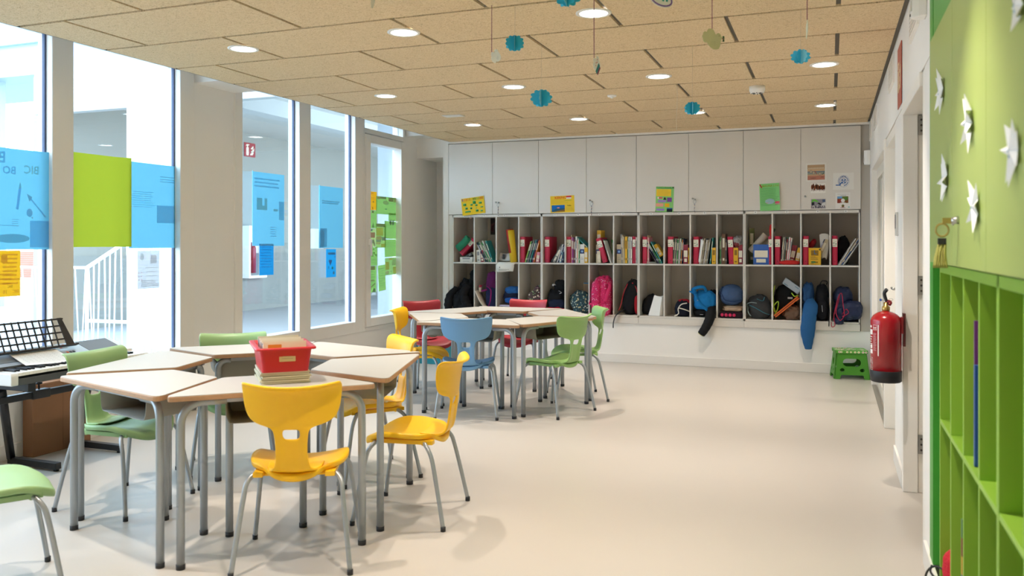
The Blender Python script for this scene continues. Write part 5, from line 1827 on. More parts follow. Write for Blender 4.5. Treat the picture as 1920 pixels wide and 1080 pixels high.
def rect(plane, k, l, t, r, b):
    f = on_x if plane == 'x' else on_y
    A, B, C_, D = f(l, (t + b) / 2, k), f(r, (t + b) / 2, k), f((l + r) / 2, t, k), f((l + r) / 2, b, k)
    w = abs(B.x - A.x) if plane == 'y' else abs(B.y - A.y)
    c = Vector(((A.x + B.x) / 2, (A.y + B.y) / 2, (C_.z + D.z) / 2))
    return c, w, abs(C_.z - D.z)


def curl(w, side, amt, start=0.35):
    def f(x, y):
        u = x / w + 0.5
        u = u if side > 0 else 1 - u
        return amt * max(0.0, (u - (1 - start)) / start) ** 2
    return f


GI = -4.941
g_ = 'large coloured sheets on the left windows'
c, w, h = rect('x', GI, -70, 277, 90, 468)
s = Sheet(w, h, '6cbad8', curl(w, 1, 0.03, 0.15), 0.28)
s.t('BOLI', 0.30, 0.90, 0.10, '4f96b4', True).t('BIC', 0.79, 0.80, 0.075, '7fae9a', True).t('BO', 0.52, 0.78, 0.07, '4f96b4', True)
s.p([(0.60, 0.40), (0.63, 0.40), (0.665, 0.62), (0.63, 0.60)], '4a8fc0').p([(0.63, 0.60), (0.665, 0.62), (0.65, 0.68)], '568f8c')
s.p([(0.73, 0.56), (0.80, 0.53), (0.765, 0.48)], '54808c').p([(0.78, 0.50), (0.79, 0.51), (0.955, 0.335), (0.945, 0.325)], '4f8fae')
s.e(0.765, 0.37, 0.075, 0.085, '54849a').e(0.80, 0.32, 0.02, 0.02, '54849a').e(0.56, 0.11, 0.42, 0.09, '4f8f96').r(0.77, 0.02, 0.98, 0.29, '4f9cc0').r(0.40, 0.235, 0.62, 0.24, '4f96b4')
s.lines(0.55, 0.30, 0.64, 4, 0.02, '4f96b4', 0.006)
s.place('paper_sheet', 'large blue sheet with mirrored letters at the left end of the window', 'poster', c, fxL, 0, g_)
c, w, h = rect('x', GI, 125, 290, 237, 463)
s = Sheet(w, h, 'a6b432', curl(w, 1, 0.05, 0.3), 0.28)
s.place('paper_sheet', 'large plain yellow green sheet between two blue ones', 'poster', c, fxL, -0.0, g_)
c, w, h = rect('x', GI, 236, 307, 330, 465)
s = Sheet(w, h, '6cbad8', curl(w, -1, 0.03, 0.2), 0.28)
s.r(0.60, 0.30, 0.96, 0.51, '5593ac').lines(0.1, 0.66, 0.55, 8, 0.025, '57a8cc', 0.006, 3).lines(0.66, 0.86, 0.98, 3, 0.03, '5593ac', 0.008, 4)
s.place('paper_sheet', 'large blue sheet with a darker square, right of the yellow green one', 'poster', c, fxL, 0, g_)
c, w, h = rect('x', GI, -40, 470, 38, 557)
s = Sheet(w, h, 'e9ae22', None, 0.28)
s.lines(0.56, 0.93, 0.98, 8, 0.09, 'c99a22', 0.035, 5).r(0.52, 0.74, 0.68, 0.90, 'b3861c').lines(0.1, 0.5, 0.9, 3, 0.1, 'c99a22', 0.03, 5)
s.t('18', 0.62, 0.10, 0.03, 'b3861c', True).t('BIC', 0.88, 0.10, 0.03, 'b3861c', True).t('BIC', 0.74, 0.22, 0.024, '9c8428', True)
s.place('paper_sheet', 'orange yellow written sheet below the leftmost blue sheet', 'poster', c, fxL, 0)
c, w, h = rect('x', -4.972, 258, 470, 299, 541)
s = Sheet(w, h, 'd6d3d4', None, 0.3)
s.e(0.2, 0.84, 0.18, 0.2, 'b9bfb9').r(0.58, 0.66, 0.86, 0.88, 'b0a49c').lines(0.36, 0.56, 0.92, 3, 0.11, 'b9aca6', 0.02, 3).lines(0.16, 0.22, 0.96, 4, 0.045, 'bfb6b2', 0.03, 2)
for q in range(6):
    s.e(0.05 + 0.12 * (q % 2), 0.42 - 0.09 * (q // 2), 0.07, 0.04, 'cf9aa0')
s.place('notice', 'faded white notice on the glass below the blue sheet by the pier', 'notice', c, fxL, 0)
c, w, h = rect('x', GI, 462, 324, 533, 461)
s = Sheet(w, h, '6cbad8', curl(w, -1, 0.07, 0.22), 0.28)
s.r(0.26, 0.49, 0.40, 0.65, '6a927e').r(0.46, 0.49, 0.53, 0.65, '6a927e').r(0.40, 0.49, 0.46, 0.55, '6a927e').r(0.70, 0.48, 0.82, 0.51, '6a927e').r(0.85, 0.36, 0.99, 0.62, '5b97a8')
s.lines(0.2, 0.92, 0.9, 3, 0.05, '5a9fba', 0.02, 3).lines(0.62, 0.26, 0.78, 5, 0.03, '5a9fba', 0.01, 8)
s.place('paper_sheet', 'blue sheet curling at its left edge, third window pane', 'poster', c, fxL, 0, g_)
c, w, h = rect('x', GI - 0.002, 483, 457, 513, 516)
s = Sheet(w, h, '1f85bd', curl(w, -1, 0.02, 0.2), 0.35)
s.lines(0.2, 0.9, 0.9, 8, 0.09, '1b75a8', 0.015, 4)
s.place('paper_sheet', 'small dark blue sheet under the third pane\'s curling blue sheet', 'poster', c, fxL, 0)
c, w, h = rect('x', GI, 590, 350, 643, 465)
s = Sheet(w, h, '6cbad8', curl(w, -1, 0.06, 0.2), 0.28)
s.lines(0.25, 0.77, 0.9, 2, 0.03, '6a9fa8', 0.02, 3).r(0.2, 0.02, 0.42, 0.32, '5c9cb0')
s.place('paper_sheet', 'blue sheet curling at its left edge, fourth window pane', 'poster', c, fxL, 0, g_)
c, w, h = rect('x', GI - 0.004, 578, 429, 607, 466)
Sheet(w, h, 'eef1f3', lambda x, y: 0.004 * math.sin(x * 40), 0.4).place('paper_sheet', 'white sheet peeping out left of the fourth pane\'s blue sheet', 'paper', c, fxL, 0)
c, w, h = rect('x', GI, 607, 467, 630, 520)
s = Sheet(w, h, '2496d0', curl(w, -1, 0.03, 0.28), 0.35)
s.r(0.34, 0.80, 0.94, 0.88, '6b4a3a').p([(0.38, 0.58), (0.46, 0.63), (0.53, 0.60), (0.60, 0.63), (0.67, 0.58), (0.53, 0.42)], '4a1626').p([(0.62, 0.33), (0.70, 0.39), (0.78, 0.33), (0.70, 0.26)], '5c8f2a').e(0.80, 0.15, 0.14, 0.12, '6f5a36').r(0.37, 0.30, 0.41, 0.40, '2b3a52').e(0.86, 0.26, 0.06, 0.03, '2b3a52').e(0.90, 0.72, 0.06, 0.05, '3a6a4a')
s.place('paper_sheet', 'small bright blue sheet with a dark heart drawing', 'poster', c, fxL, 0)
dr = lambda a, b, c_, d: rect('x', -4.9425, 670 + a / 4.5, 340 + b / 4.5, 670 + c_ / 4.5, 340 + d / 4.5)
GRN = '93c96a'
DOORP = [
    ((60, 86, 164, 242), 'f2b01f', 0.02, 'orange written sheet, highest on the casement window'),
    ((158, 132, 335, 280), GRN, 0.0, 'wide green sheet with photos at the top of the casement window'),
    ((262, 270, 334, 336), GRN, 0.0, 'green sheet strip below the wide green sheet on the casement'),
    ((58, 244, 162, 394), GRN, -0.02, 'green written sheet right below the orange one on the casement'),
    ((58, 400, 155, 552), 'b6d080', 0.0, 'green collage sheet beside the casement handle'),
    ((156, 357, 240, 560), '9fcb70', 0.0, 'green collage with yellow and pink notes in the middle of the casement'),
    ((228, 338, 335, 485), GRN, -0.02, 'green sheet with two black figures on the casement'),
    ((58, 556, 167, 712), GRN, 0.0, 'green sheet with ring drawings below the casement handle'),
    ((230, 490, 331, 636), GRN, 0.02, 'green written sheet in the right column of the casement'),
    ((233, 644, 335, 788), 'a0cc76', 0.03, 'green sheet with orange notes, lowest in the casement\'s right column'),
    ((62, 715, 157, 938), GRN, -0.02, 'long green sheet with a red line drawing at the casement bottom'),
    ((158, 708, 236, 925), '9ace70', 0.07, 'tilted green sheet at the casement bottom'),
]
for q, (bx_, col, tl_, lab_) in enumerate(DOORP):
    c, w, h = dr(*bx_)
    c.x += 0.0008 * (q % 4)
    s = Sheet(w, h, col, curl(w, -1, 0.035, 0.3) if q == 11 else None, 0.3)
    dk = '4f7f3c' if q else 'b07a1c'
    if q in (4, 5):
        for (a, b_, c_, d, cc_) in ((0.03, 0.62, 0.4, 0.86, 'e9a22a'), (0.42, 0.50, 0.92, 0.80, 'a31f3a'), (0.30, 0.88, 0.72, 0.99, '1f4f86'), (0.05, 0.2, 0.35, 0.5, '9fc3d9')) if q == 4 else \
                ((0.02, 0.50, 0.72, 0.83, 'e6ac2a'), (0.02, 0.86, 0.9, 0.99, '6a4a36'), (0.02, 0.33, 0.55, 0.48, 'd98a8a'), (0.02, 0.24, 0.5, 0.33, '8a6ab0'), (0.58, 0.30, 0.98, 0.44, '7a5aa0'), (0.5, 0.02, 0.9, 0.16, 'e6ac2a'), (0.02, 0.14, 0.45, 0.23, 'd9a0a0')):
            s.r(a, b_, c_, d, cc_)
        if q == 4:
            s.p([(0.42, 0.02), (0.72, 0.02), (0.6, 0.34)], 'c9bfae').p([(0.68, 0.3), (0.82, 0.45), (0.95, 0.12), (0.88, 0.02)], '5a4350')
    else:
        s.lines(0.1, 0.88 if q != 7 else 0.35, 0.92, 8 if h > 0.25 else 4, 0.095 if q != 7 else 0.07, dk, 0.012, q)
    if q == 1:
        s.r(0.04, 0.84, 0.16, 0.98, '9a2f3c').r(0.18, 0.88, 0.46, 0.99, '6a3038').r(0.58, 0.75, 0.82, 0.99, '7a3a2a').r(0.84, 0.74, 0.99, 0.99, '8a4a1c').e(0.45, 0.66, 0.28, 0.22, 'b3a89c').e(0.45, 0.3, 0.1, 0.06, '2f6a6a')
    if q == 0:
        s.e(0.72, 0.45, 0.1, 0.1, '4a2a10').r(0.62, 0.03, 0.68, 0.17, '8a2a1c').lines(0.1, 0.96, 0.9, 2, 0.06, 'c98a1c', 0.03, 2)
    if q == 3:
        s.r(0.6, 0.86, 0.75, 0.98, '8a2f3a').p([(0.6, 0.03), (0.8, 0.03), (0.7, 0.33)], '4f6a4a')
    if q == 6:
        for dx in (0.46, 0.66):
            s.e(dx, 0.92, 0.17, 0.26, '1f2420').r(dx - 0.07, 0.98, dx - 0.03, 1.08, '1f2420').r(dx + 0.03, 0.98, dx + 0.07, 1.12, '1f2420')
    if q == 7:
        for k in range(6):
            s.e(0.15 + 0.15 * k, 0.68 - 0.06 * (k % 2) * 2, 0.15, 0.14, '5f9a44').e(0.15 + 0.15 * k, 0.68 - 0.06 * (k % 2) * 2, 0.11, 0.10, GRN)
        s.r(0.15, 0.84, 0.75, 0.90, '3f6a34')
    if q == 9:
        s.r(0.02, 0.32, 0.33, 0.78, 'e9a52a').r(0.65, 0.05, 0.98, 0.45, 'e9a52a').p([(0.55, 0.55), (0.98, 0.55), (0.95, 0.9), (0.8, 0.98), (0.6, 0.85)], 'c4bdb4').r(0.02, 0.06, 0.3, 0.24, 'd9b0ae').r(0.3, 0.88, 0.6, 0.97, 'e9a52a').e(0.47, 0.2, 0.06, 0.1, '3a3a30')
    if q == 10:
        s.p([(0.05, 0.02), (0.15, 0.02), (0.95, 0.33), (0.9, 0.36)], '8a4a34').r(0.5, 0.85, 0.88, 0.99, '8a3a1c').r(0.4, 0.43, 0.85, 0.46, '8a2f3a').p([(0.6, -0.1), (1.0, -0.1), (0.9, 0.15), (0.78, 0.16)], '23261f')
    s.place('paper_sheet', lab_, 'poster', c, fxL, tl_, 'pupils\' sheets on the casement window')

# posters and photos on the grey cupboards
PY = BW - 0.0175
c, w, h = rect('y', PY, 866, 370, 909, 402)
s = Sheet(w, h, 'f0cc33', lambda x, y: 0.004 * (x / 0.13) ** 2)
random.seed(5)
for q, cc_ in enumerate(('7a3a9a', 'e08a4a', 'e0702a', 'e0a03a', 'c9903a', 'd9bb33', '7a8a2a', '3f8a4a', '8fb04a', 'b9b04a', 'e0702a', 'd05a2a')):
    x = 0.04 + q * 0.078
    s.r(x, 0.83, x + 0.05, 0.965, cc_)
    s.r(x + 0.015, 0.86, x + 0.035, 0.90, 'f0cc33')
for (x, y, a, b_) in ((0.14, 0.63, 0.13, 0.15), (0.43, 0.58, 0.10, 0.10), (0.56, 0.70, 0.13, 0.19), (0.82, 0.63, 0.13, 0.12), (0.64, 0.52, 0.10, 0.11), (0.87, 0.38, 0.11, 0.07), (0.20, 0.40, 0.10, 0.13), (0.40, 0.38, 0.09, 0.12), (0.60, 0.36, 0.10, 0.03), (0.25, 0.20, 0.24, 0.09), (0.65, 0.20, 0.12, 0.13), (0.85, 0.16, 0.10, 0.10)):
    s.r(x - a / 2, y - b_ / 2, x + a / 2, y + b_ / 2, '3f9a4c').r(x - a / 2, y + b_ / 2 - 0.03, x + a / 2, y + b_ / 2, '8fc79a').r(x - a * 0.1, y - b_ / 2, x + a / 2, y + b_ * 0.2, '2a7038')
s.place('poster', 'tilted yellow poster with many green flaps', 'poster', c, fxB, math.radians(6.5))
c, w, h = rect('y', PY, 1032, 367, 1077, 398.5)
s = Sheet(w, h, 'f2cd3a')
s.t('KERINCI', 0.44, 0.88, 0.040, 'd8432a').r(0.67, 0.89, 0.88, 0.975, 'd02a4a').r(0.67, 0.80, 0.88, 0.89, 'efece6')
s.lines(0.06, 0.76, 0.75, 3, 0.09, 'b8a03a', 0.012, 2).lines(0.6, 0.72, 0.95, 1, 0.1, 'a8b03a', 0.03, 2).lines(0.64, 0.30, 0.97, 6, 0.035, 'c9b04a', 0.01, 6)
s.r(0.05, 0.05, 0.60, 0.45, '1f6fc0').p([(0.05, 0.06), (0.60, 0.10), (0.60, 0.26), (0.42, 0.25), (0.36, 0.29), (0.28, 0.28), (0.05, 0.10)], '2f5f7a').p([(0.05, 0.05), (0.60, 0.05), (0.60, 0.18), (0.35, 0.14), (0.18, 0.07)], '8a6a3a').e(0.33, 0.29, 0.12, 0.07, 'e89a9a')
s.t('Tobba', 0.78, 0.40, 0.020, '5a4a2a')
s.place('poster', 'yellow poster reading KERINCI with a mountain picture and a flag', 'poster', c, fxB, math.radians(1.5))
c, w, h = rect('y', PY, 1229.5, 350, 1263, 397.5)
s = Sheet(w, h, '8fd07a')
s.t('TUNGURAHUA', 0.5, 0.95, 0.030, '3f8a4a')
s.r(0.03, 0.62, 0.85, 0.90, 'f0c83a').lines(0.08, 0.87, 0.8, 6, 0.04, 'c9b04a', 0.01, 2)
s.r(0.1, 0.52, 0.38, 0.59, 'd86a72').r(0.1, 0.52, 0.17, 0.59, 'efe8e4').p([(0.42, 0.48), (0.6, 0.48), (0.53, 0.58), (0.48, 0.58)], '2a2430').r(0.64, 0.40, 0.9, 0.57, '7a4a96').r(0.13, 0.38, 0.58, 0.47, 'a48ad0').r(0.02, 0.21, 0.44, 0.34, 'e8a690').r(0.52, 0.20, 0.78, 0.34, 'e8b42a').r(0.05, 0.05, 0.50, 0.13, '9a80cc').r(0.64, 0.01, 0.95, 0.16, '232a33').r(0.64, 0.12, 0.95, 0.16, '2a5a9a').p([(0.9, 0.99), (1, 0.99), (1, 0.93)], '22283a').p([(0, 0.0), (0, 0.06), (0.05, 0.02)], '22283a')
s.place('poster', 'light green poster with yellow, purple and pink notes', 'poster', c, fxB, math.radians(-2))
c, w, h = rect('y', PY, 1424.5, 344, 1462, 395)
s = Sheet(w, h, '86cf80', lambda x, y: 0.02 * max(0, x / 0.1) ** 2)
s.t('MAUNA LOA', 0.56, 0.91, 0.030, '8fa82a').p([(0.0, 0.97), (0.05, 0.99), (0.15, 0.86), (0.1, 0.84)], 'b52a3a').lines(0.05, 0.82, 0.97, 13, 0.052, '3f8a55', 0.008, 5)
s.e(0.5, 0.34, 0.48, 0.20, 'b8d4dc').e(0.5, 0.29, 0.40, 0.07, 'd9b4ac').r(0.76, 0.22, 0.98, 0.33, 'd6506a').r(0.76, 0.27, 0.86, 0.33, '4a7a8a').r(0.76, 0.24, 0.98, 0.26, 'efe4e4')
s.place('poster', 'light green poster with handwriting and an oval picture', 'poster', c, fxB, math.radians(2))
c, w, h = rect('y', PY, 1511, 305.5, 1549.5, 340)
s = Sheet(w, h, 'e4e1da')
s.r(0.08, 0.08, 0.92, 0.90, 'c9ab88').r(0.08, 0.70, 0.92, 0.90, 'b89a78').r(0.08, 0.38, 0.92, 0.55, '8f9a8e').r(0.08, 0.50, 0.92, 0.55, '6a7688').r(0.08, 0.08, 0.92, 0.30, 'b87a68').r(0.08, 0.30, 0.92, 0.38, 'c4a080')
for q in range(11):
    s.r(0.13 + q * 0.07, 0.69, 0.17 + q * 0.07, 0.745, 'd9cdb8')
for (x, y) in ((0.25, 0.53), (0.38, 0.46), (0.68, 0.40)):
    s.e(x, y, 0.13, 0.17, '6f6a62').e(x, y, 0.11, 0.14, 'b9a890')
s.p([(0.42, 0.58), (0.46, 0.56), (0.55, 0.38), (0.52, 0.38)], 'a8403a').p([(0.75, 0.32), (0.85, 0.38), (0.9, 0.52), (0.84, 0.42)], '2a2a36').e(0.36, 0.18, 0.3, 0.03, '5a4a4a').e(0.8, 0.22, 0.18, 0.03, '7a4a4a')
s.place('photo_print', 'white bordered beach photo with bicycles on the last grey cupboard', 'photo', c, fxB, 0.012)
c, w, h = rect('y', PY, 1520, 344, 1548, 362)
s = Sheet(w, h, 'efece6')
random.seed(11)
for q in range(34):
    x = 0.04 + 0.9 * q / 34
    s.e(x + 0.02, 0.62 + random.uniform(-0.12, 0.16), 0.07, random.uniform(0.35, 0.5), random.choice(['4a2a1c', '7a4028', '2f1c14', '9a5a3a', '5a3020']))
    if q % 3 == 0:
        s.r(x, 0.18 + random.uniform(0, 0.12), x + 0.025, 0.5, '4a2a1c')
s.place('photo_print', 'small print of a crowd of brown figures on white', 'photo', c, fxB, 0.01)
c, w, h = rect('y', PY, 1520, 372.5, 1549, 391.5)
s = Sheet(w, h, 'cfc9c4')
s.r(0.04, 0.05, 0.95, 0.95, '8f8b92').p([(0.04, 0.60), (0.12, 0.95), (0.3, 0.95), (0.5, 0.72), (0.46, 0.66), (0.2, 0.78), (0.16, 0.58)], '6cc04a').r(0.06, 0.35, 0.24, 0.66, '2f2c34').p([(0.42, 0.55), (0.55, 0.62), (0.72, 0.42), (0.62, 0.36)], '2a2a2c').p([(0.62, 0.12), (0.95, 0.2), (0.95, 0.66), (0.75, 0.55)], 'd9d6d4').r(0.76, 0.66, 0.95, 0.92, '4a5a7a')
random.seed(12)
for q in range(20):
    s.r(0.05 + random.uniform(0, 0.86), 0.06, 0.09 + random.uniform(0, 0.86) * 0 + 0.02 + q * 0.042, 0.06 + random.uniform(0.05, 0.3), random.choice(['5a5560', 'd6d2d4', '3f3a44'])) if False else s.e(0.07 + q * 0.044, 0.18 + random.uniform(-0.06, 0.1), 0.04, 0.2, random.choice(['5a5560', 'dedad8', '3f3a44']))
s.place('photo_print', 'grey street photo with a green jacket, lowest at left', 'photo', c, fxB, 0.0)
c, w, h = rect('y', PY, 1562, 324, 1601, 355.5)
s = Sheet(w, h, 'e6e4de')
BLU = '2a63a8'
k = h / w
for q in range(40):
    a = q * math.pi / 20
    s.e(0.51 + 0.315 * k * math.cos(a), 0.5 + 0.345 * math.sin(a), 0.022, 0.02, BLU)
for q, ch in enumerate('BICICLETADA'):
    a = math.radians(205 - q * 13)
    M = T((0.51 - 0.5 + 0.245 * k * math.cos(a)) * w, 0.268 * math.sin(a) * h, 0) @ R(a - math.pi / 2)
    s.n += 1
    s.mb.text(ch, 0.024, s.ci(BLU), M, 0.0012, True)
for q in range(10):
    a = math.radians(62 - q * 15 - (8 if q > 4 else 0))
    s.poly([((0.01 + rr_ * k * math.cos(a + da)) * w, rr_ * 1.09 * math.sin(a + da) * h) for rr_, da in ((0.21, -0.08), (0.27, -0.08), (0.27, 0.08), (0.21, 0.08))], BLU)
s.e(0.51, 0.5, 0.31 * k, 0.34, BLU).e(0.51, 0.5, 0.26 * k, 0.285, 'e6e4de')
for q in range(4):
    a = math.pi / 4 + q * math.pi / 2
    s.poly([((0.01 + k * (rr_ * math.cos(a) + dd * math.sin(a))) * w, (rr_ * math.sin(a) - dd * math.cos(a)) * h) for rr_, dd in ((0.0, -0.028), (0.125, -0.04), (0.125, 0.04), (0.0, 0.028))], BLU)
s.e(0.51, 0.5, 0.08 * k, 0.09, 'e6e4de').e(0.51, 0.5, 0.04 * k, 0.045, BLU)
s.p([(0.30, 0.30), (0.34, 0.27), (0.44, 0.42), (0.40, 0.44)], BLU).r(0.13, 0.245, 0.36, 0.30, BLU)
s.place('photo_print', 'white sheet with a round blue wheel emblem', 'poster', c, fxB, 0.0)
c, w, h = rect('y', PY, 1566.5, 361, 1594.5, 391)
s = Sheet(w, h, 'e9e7e2')
s.lines(0.1, 0.90, 0.95, 1, 0.05, '9a9a98', 0.012, 3).lines(0.32, 0.83, 0.72, 1, 0.05, '6a6a68', 0.016, 3)
s.r(0.12, 0.34, 0.86, 0.76, '6a7a34').r(0.12, 0.62, 0.45, 0.76, '6a9ac4').r(0.12, 0.34, 0.45, 0.60, '8a3a2c').r(0.6, 0.36, 0.86, 0.58, '7a4a2a').e(0.35, 0.55, 0.2, 0.16, '9a4030').e(0.7, 0.6, 0.22, 0.2, '55803a')
s.e(0.5, 0.50, 0.26, 0.24, 'e9e7e2').p([(0.24, 0.30), (0.34, 0.37), (0.66, 0.37), (0.76, 0.30), (0.76, 0.2), (0.24, 0.2)], 'e9e7e2')
s.e(0.5, 0.165, 0.19, 0.18, '7a4a34').e(0.48, 0.19, 0.10, 0.09, '5c7a3a').r(0.34, 0.045, 0.66, 0.07, '5a2a1c').e(0.9, 0.09, 0.11, 0.07, '7fb6b4')
s.place('photo_print', 'white flyer with a tree photo and a white figure cut-out', 'poster', c, fxB, 0.0)

# keys with lanyards in the cupboard locks
for (px, py, q) in ((935.5, 380, 0), (1110, 378, 1), (1303, 374, 2)):
    p = on_y(px, py, BW - 0.02)
    t = thing('key_lanyard', 'key with a beaded lanyard in the lock of the %s grey cupboard' % ['second', 'fourth', 'sixth'][q], 'key', (p.x, BW - 0.0165, p.z), 0, 'keys in the cupboard locks')
    m = MB().lathe([(0.008, 0), (0.008, 0.005), (0.0, 0.005)], 12, 0, R(math.pi / 2, 'X'))
    m.box(-0.0015, 0.0015, -0.035, -0.004, -0.012, 0.006)
    m.build('key', STEEL, t)
    m = MB().tube([(0.0 + 0.016 * math.cos(a * math.pi / 8), -0.03, -0.026 + 0.02 * math.sin(a * math.pi / 8)) for a in range(16)], 0.0022, 6, closed=True)
    m.build('key_ring', STEEL, t)
    for k in range(9):
        cc_ = [['4a3a3a', 'c9b49a', '6a4a6a'], ['2f3f6a', 'c9b0a0', '7a3a3a'], ['8a8aa0', 'c0a890', 'd6d2cc']][q][k % 3]
        MB().lathe([(0.0, 0.006), (0.006, 0.003), (0.006, -0.003), (0.0, -0.006)], 8, 0, T(0.002 * math.sin(k), -0.03, -0.055 - k * 0.0125)).build('bead', mat(cc_, 0.4), t)

# ================================================================ PAPER STARS ON THE LIME CUPBOARD
STAR = mat('eef1f2', 0.65)
for q, (px, y0, y1, lab_) in enumerate(((1766, 125, 215, 'white paper star nearest the doors, upper one'), (1819, 172, 287, 'white paper star right of the upper one nearest the doors'), (1773, 281, 386, 'white paper star nearest the doors, lower one'),
                                       (1830, 333, 445, 'lowest white paper star, above the green cubbies'), (1902, 210, 355, 'white paper star closest to the viewer at mid height'), (1913, -45, 65, 'white paper star cropped by the top of the photo'))):
    a, b = on_x(px, y0, RW - 0.02), on_x(px, y1, RW - 0.02)
    rnd = random.Random(q + 40)
    t = thing('paper_star', lab_, 'star', (RW - 0.018, a.y, (a.z + b.z) / 2), 0, 'white paper stars on the lime cupboard')
    h = (a.z - b.z) / 2
    m = MB()
    n = 7
    pts = [(0, 0, 0.014)]
    rot = rnd.uniform(0, 1)
    for k in range(2 * n):
        ang = 2 * math.pi * k / (2 * n) + rot + rnd.uniform(-0.08, 0.08)
        r_ = h * (rnd.uniform(0.85, 1.12) if k % 2 == 0 else rnd.uniform(0.42, 0.52))
        pts.append((r_ * math.cos(ang) * 0.85, r_ * math.sin(ang), rnd.uniform(0.008, 0.024) if k % 2 == 0 else 0.002))
    m.add(pts, [(0, 1 + k, 1 + (k + 1) % (2 * n)) for k in range(2 * n)])
    o = m.build('paper_points', STAR, t, solid=0.001)
    o.matrix_local = fxR
    m = MB()
    m.prism(ell(0.012, 0.006, 10), 0.0145, 0.015, 0, R(0.5))
    m.prism([(x + 0.004, y - 0.012) for x, y in ell(0.008, 0.008, 8)], 0.0135, 0.0145, 0)
    o = m.build('drawing', mat('8fb6d6', 0.6), t)
    o.matrix_local = fxR

# lock, keys and tassel on the lime cupboard
p = on_x(1797, 413, RW - 0.017)
t = thing('key_tassel', 'bunch of keys with an olive tassel hanging from the lime cupboard lock', 'key', (RW - 0.0165, p.y, p.z))
BRS = mat('a8965a', 0.3, 0.8)
m = MB().lathe([(0.012, 0), (0.012, 0.008), (0.009, 0.02), (0.0, 0.021)], 16, 0, R(-math.pi / 2, 'Y'))
m.build('lock_barrel', STEEL, t)
m = MB()
m.box(-0.045, -0.02, -0.0015, 0.0015, -0.010, 0.008)
m.build('key', BRS, t)
m = MB().tube([(-0.045 + 0.018 * math.cos(a * math.pi / 8), 0.004, -0.03 + 0.02 * math.sin(a * math.pi / 8)) for a in range(16)], 0.003, 8, closed=True)
m.build('key_ring', BRS, t)
m = MB().box(-0.058, -0.034, -0.006, 0.006, -0.075, -0.055)
m.build('clip', BLACK, t, bevel=0.002)
m = MB()
for k in range(14):
    x = -0.056 + 0.0016 * k
    m.tube(spline([(x, 0.002 * math.sin(k), -0.074), (x - 0.004 + 0.0016 * (k - 7) * 0.4, 0.003 * math.cos(k * 2), -0.11), (x - 0.004 + 0.0016 * (k - 7) * 0.9, 0.004 * math.sin(k * 3), -0.148)], 3), 0.0022, 6)
m.build('tassel', mat('a8a45a', 0.8), t)
p = on_x(1893, 549, RW + 0.415)
m = MB().lathe([(0.012, 0), (0.012, 0.0015), (0, 0.0015)], 18, 0, R(-math.pi / 2, 'Y'))
tag(m.build('sticker', [mat('3fae3a', 0.5)], None, (RW + 0.417, 2.17, 1.245)), 'round green sticker inside the nearest upper green cubby', 'sticker')

# things in the green cubbies
q0 = 3.53 - 3 * CW
o = MB()
o.box(0, 0.22, 0, 0.02, 0, 0.30, 0)
o.box(0.002, 0.222, 0.003, 0.017, 0.003, 0.297, 1)
tag(o.build('binder', [mat('1f4f9c', 0.45), PAGES], None, (RW + 0.013, 2.795, 0.7175)), 'blue upright folder in an upper green cubby', 'binder')
o = MB()
o.box(0, 0.20, 0, 0.012, 0, 0.43, 0)
o.box(0.002, 0.202, 0.002, 0.010, 0.003, 0.428, 1)
tag(o.build('book', [mat('6a2f7a', 0.45), PAGES], None, (RW + 0.016, 2.822, 0.7175)), 'tall purple book behind the blue folder', 'book')
o = MB()
for k, c in enumerate(('c9bfa0', '9a3a5a', '4a7aa0', 'd0a83a', '8a4a3a', '5a8a5a')):
    o.box(-0.0005, 0.18, 0, 0.016, 0.06 * k, 0.06 * k + 0.06, k)
tag(o.build('book', [mat(c, 0.5) for c in ('c9bfa0', '9a3a5a', '4a7aa0', 'd0a83a', '8a4a3a', '5a8a5a')], None, (RW + 0.012, 3.045, 0.1215)), 'book with a many coloured spine in a lower green cubby', 'book')
t = thing('wool_hat', 'red knitted hat with black cords in the lower green cubby nearest the doors', 'hat', (RW + 0.075, 3.53 - CW * 0.5, 0.121))
b = MB()
b.add(*blob((0.085, 0.075, 0.085), e=2.2, amp=0.06, folds=0.12, seed=90, floor=0.001, c=(0, 0, 0.08)), 0, None, True)
b.build('crown', mat('c2182c', 0.85, bump=0.6, noise_scale=90), t, sub=1)
b = MB()
b.add(*blob((0.088, 0.078, 0.022), e=2.5, amp=0.1, folds=0.2, seed=91, floor=0.001, c=(-0.004, 0, 0.022)), 0, None, True)
b.build('brim', mat('26251f', 0.85), t, sub=1)
strap([(-0.06, 0.05, 0.05), (-0.10, 0.09, 0.05), (-0.125, 0.12, 0.0), (-0.122, 0.125, -0.09)], 0.004, BLACK, t, 'cord', t=1)
strap([(-0.08, 0.03, 0.03), (-0.10, 0.06, 0.02), (-0.112, 0.09, 0.03), (-0.105, 0.10, 0.05)], 0.004, BLACK, t, 'cord', t=1)

# ================================================================ HANGING PAPER ORNAMENTS
CYAN = mat('2fb0d4', 0.55)
CYAN2 = mat('7fd0e6', 0.55)


def hang(px, py, d):
    return _ray(px, py) * d + Vector((0, 0, EYE))


def scallop(w, h, n=11, ph=0.0):
    pts = []
    for k in range(n * 6):
        a = 2 * math.pi * k / (n * 6)
        r_ = 0.78 + 0.24 * abs(math.sin(n * a / 2 + ph)) ** 0.8
        pts.append((w / 2 * r_ * math.cos(a), h / 2 * r_ * math.sin(a)))
    return pts


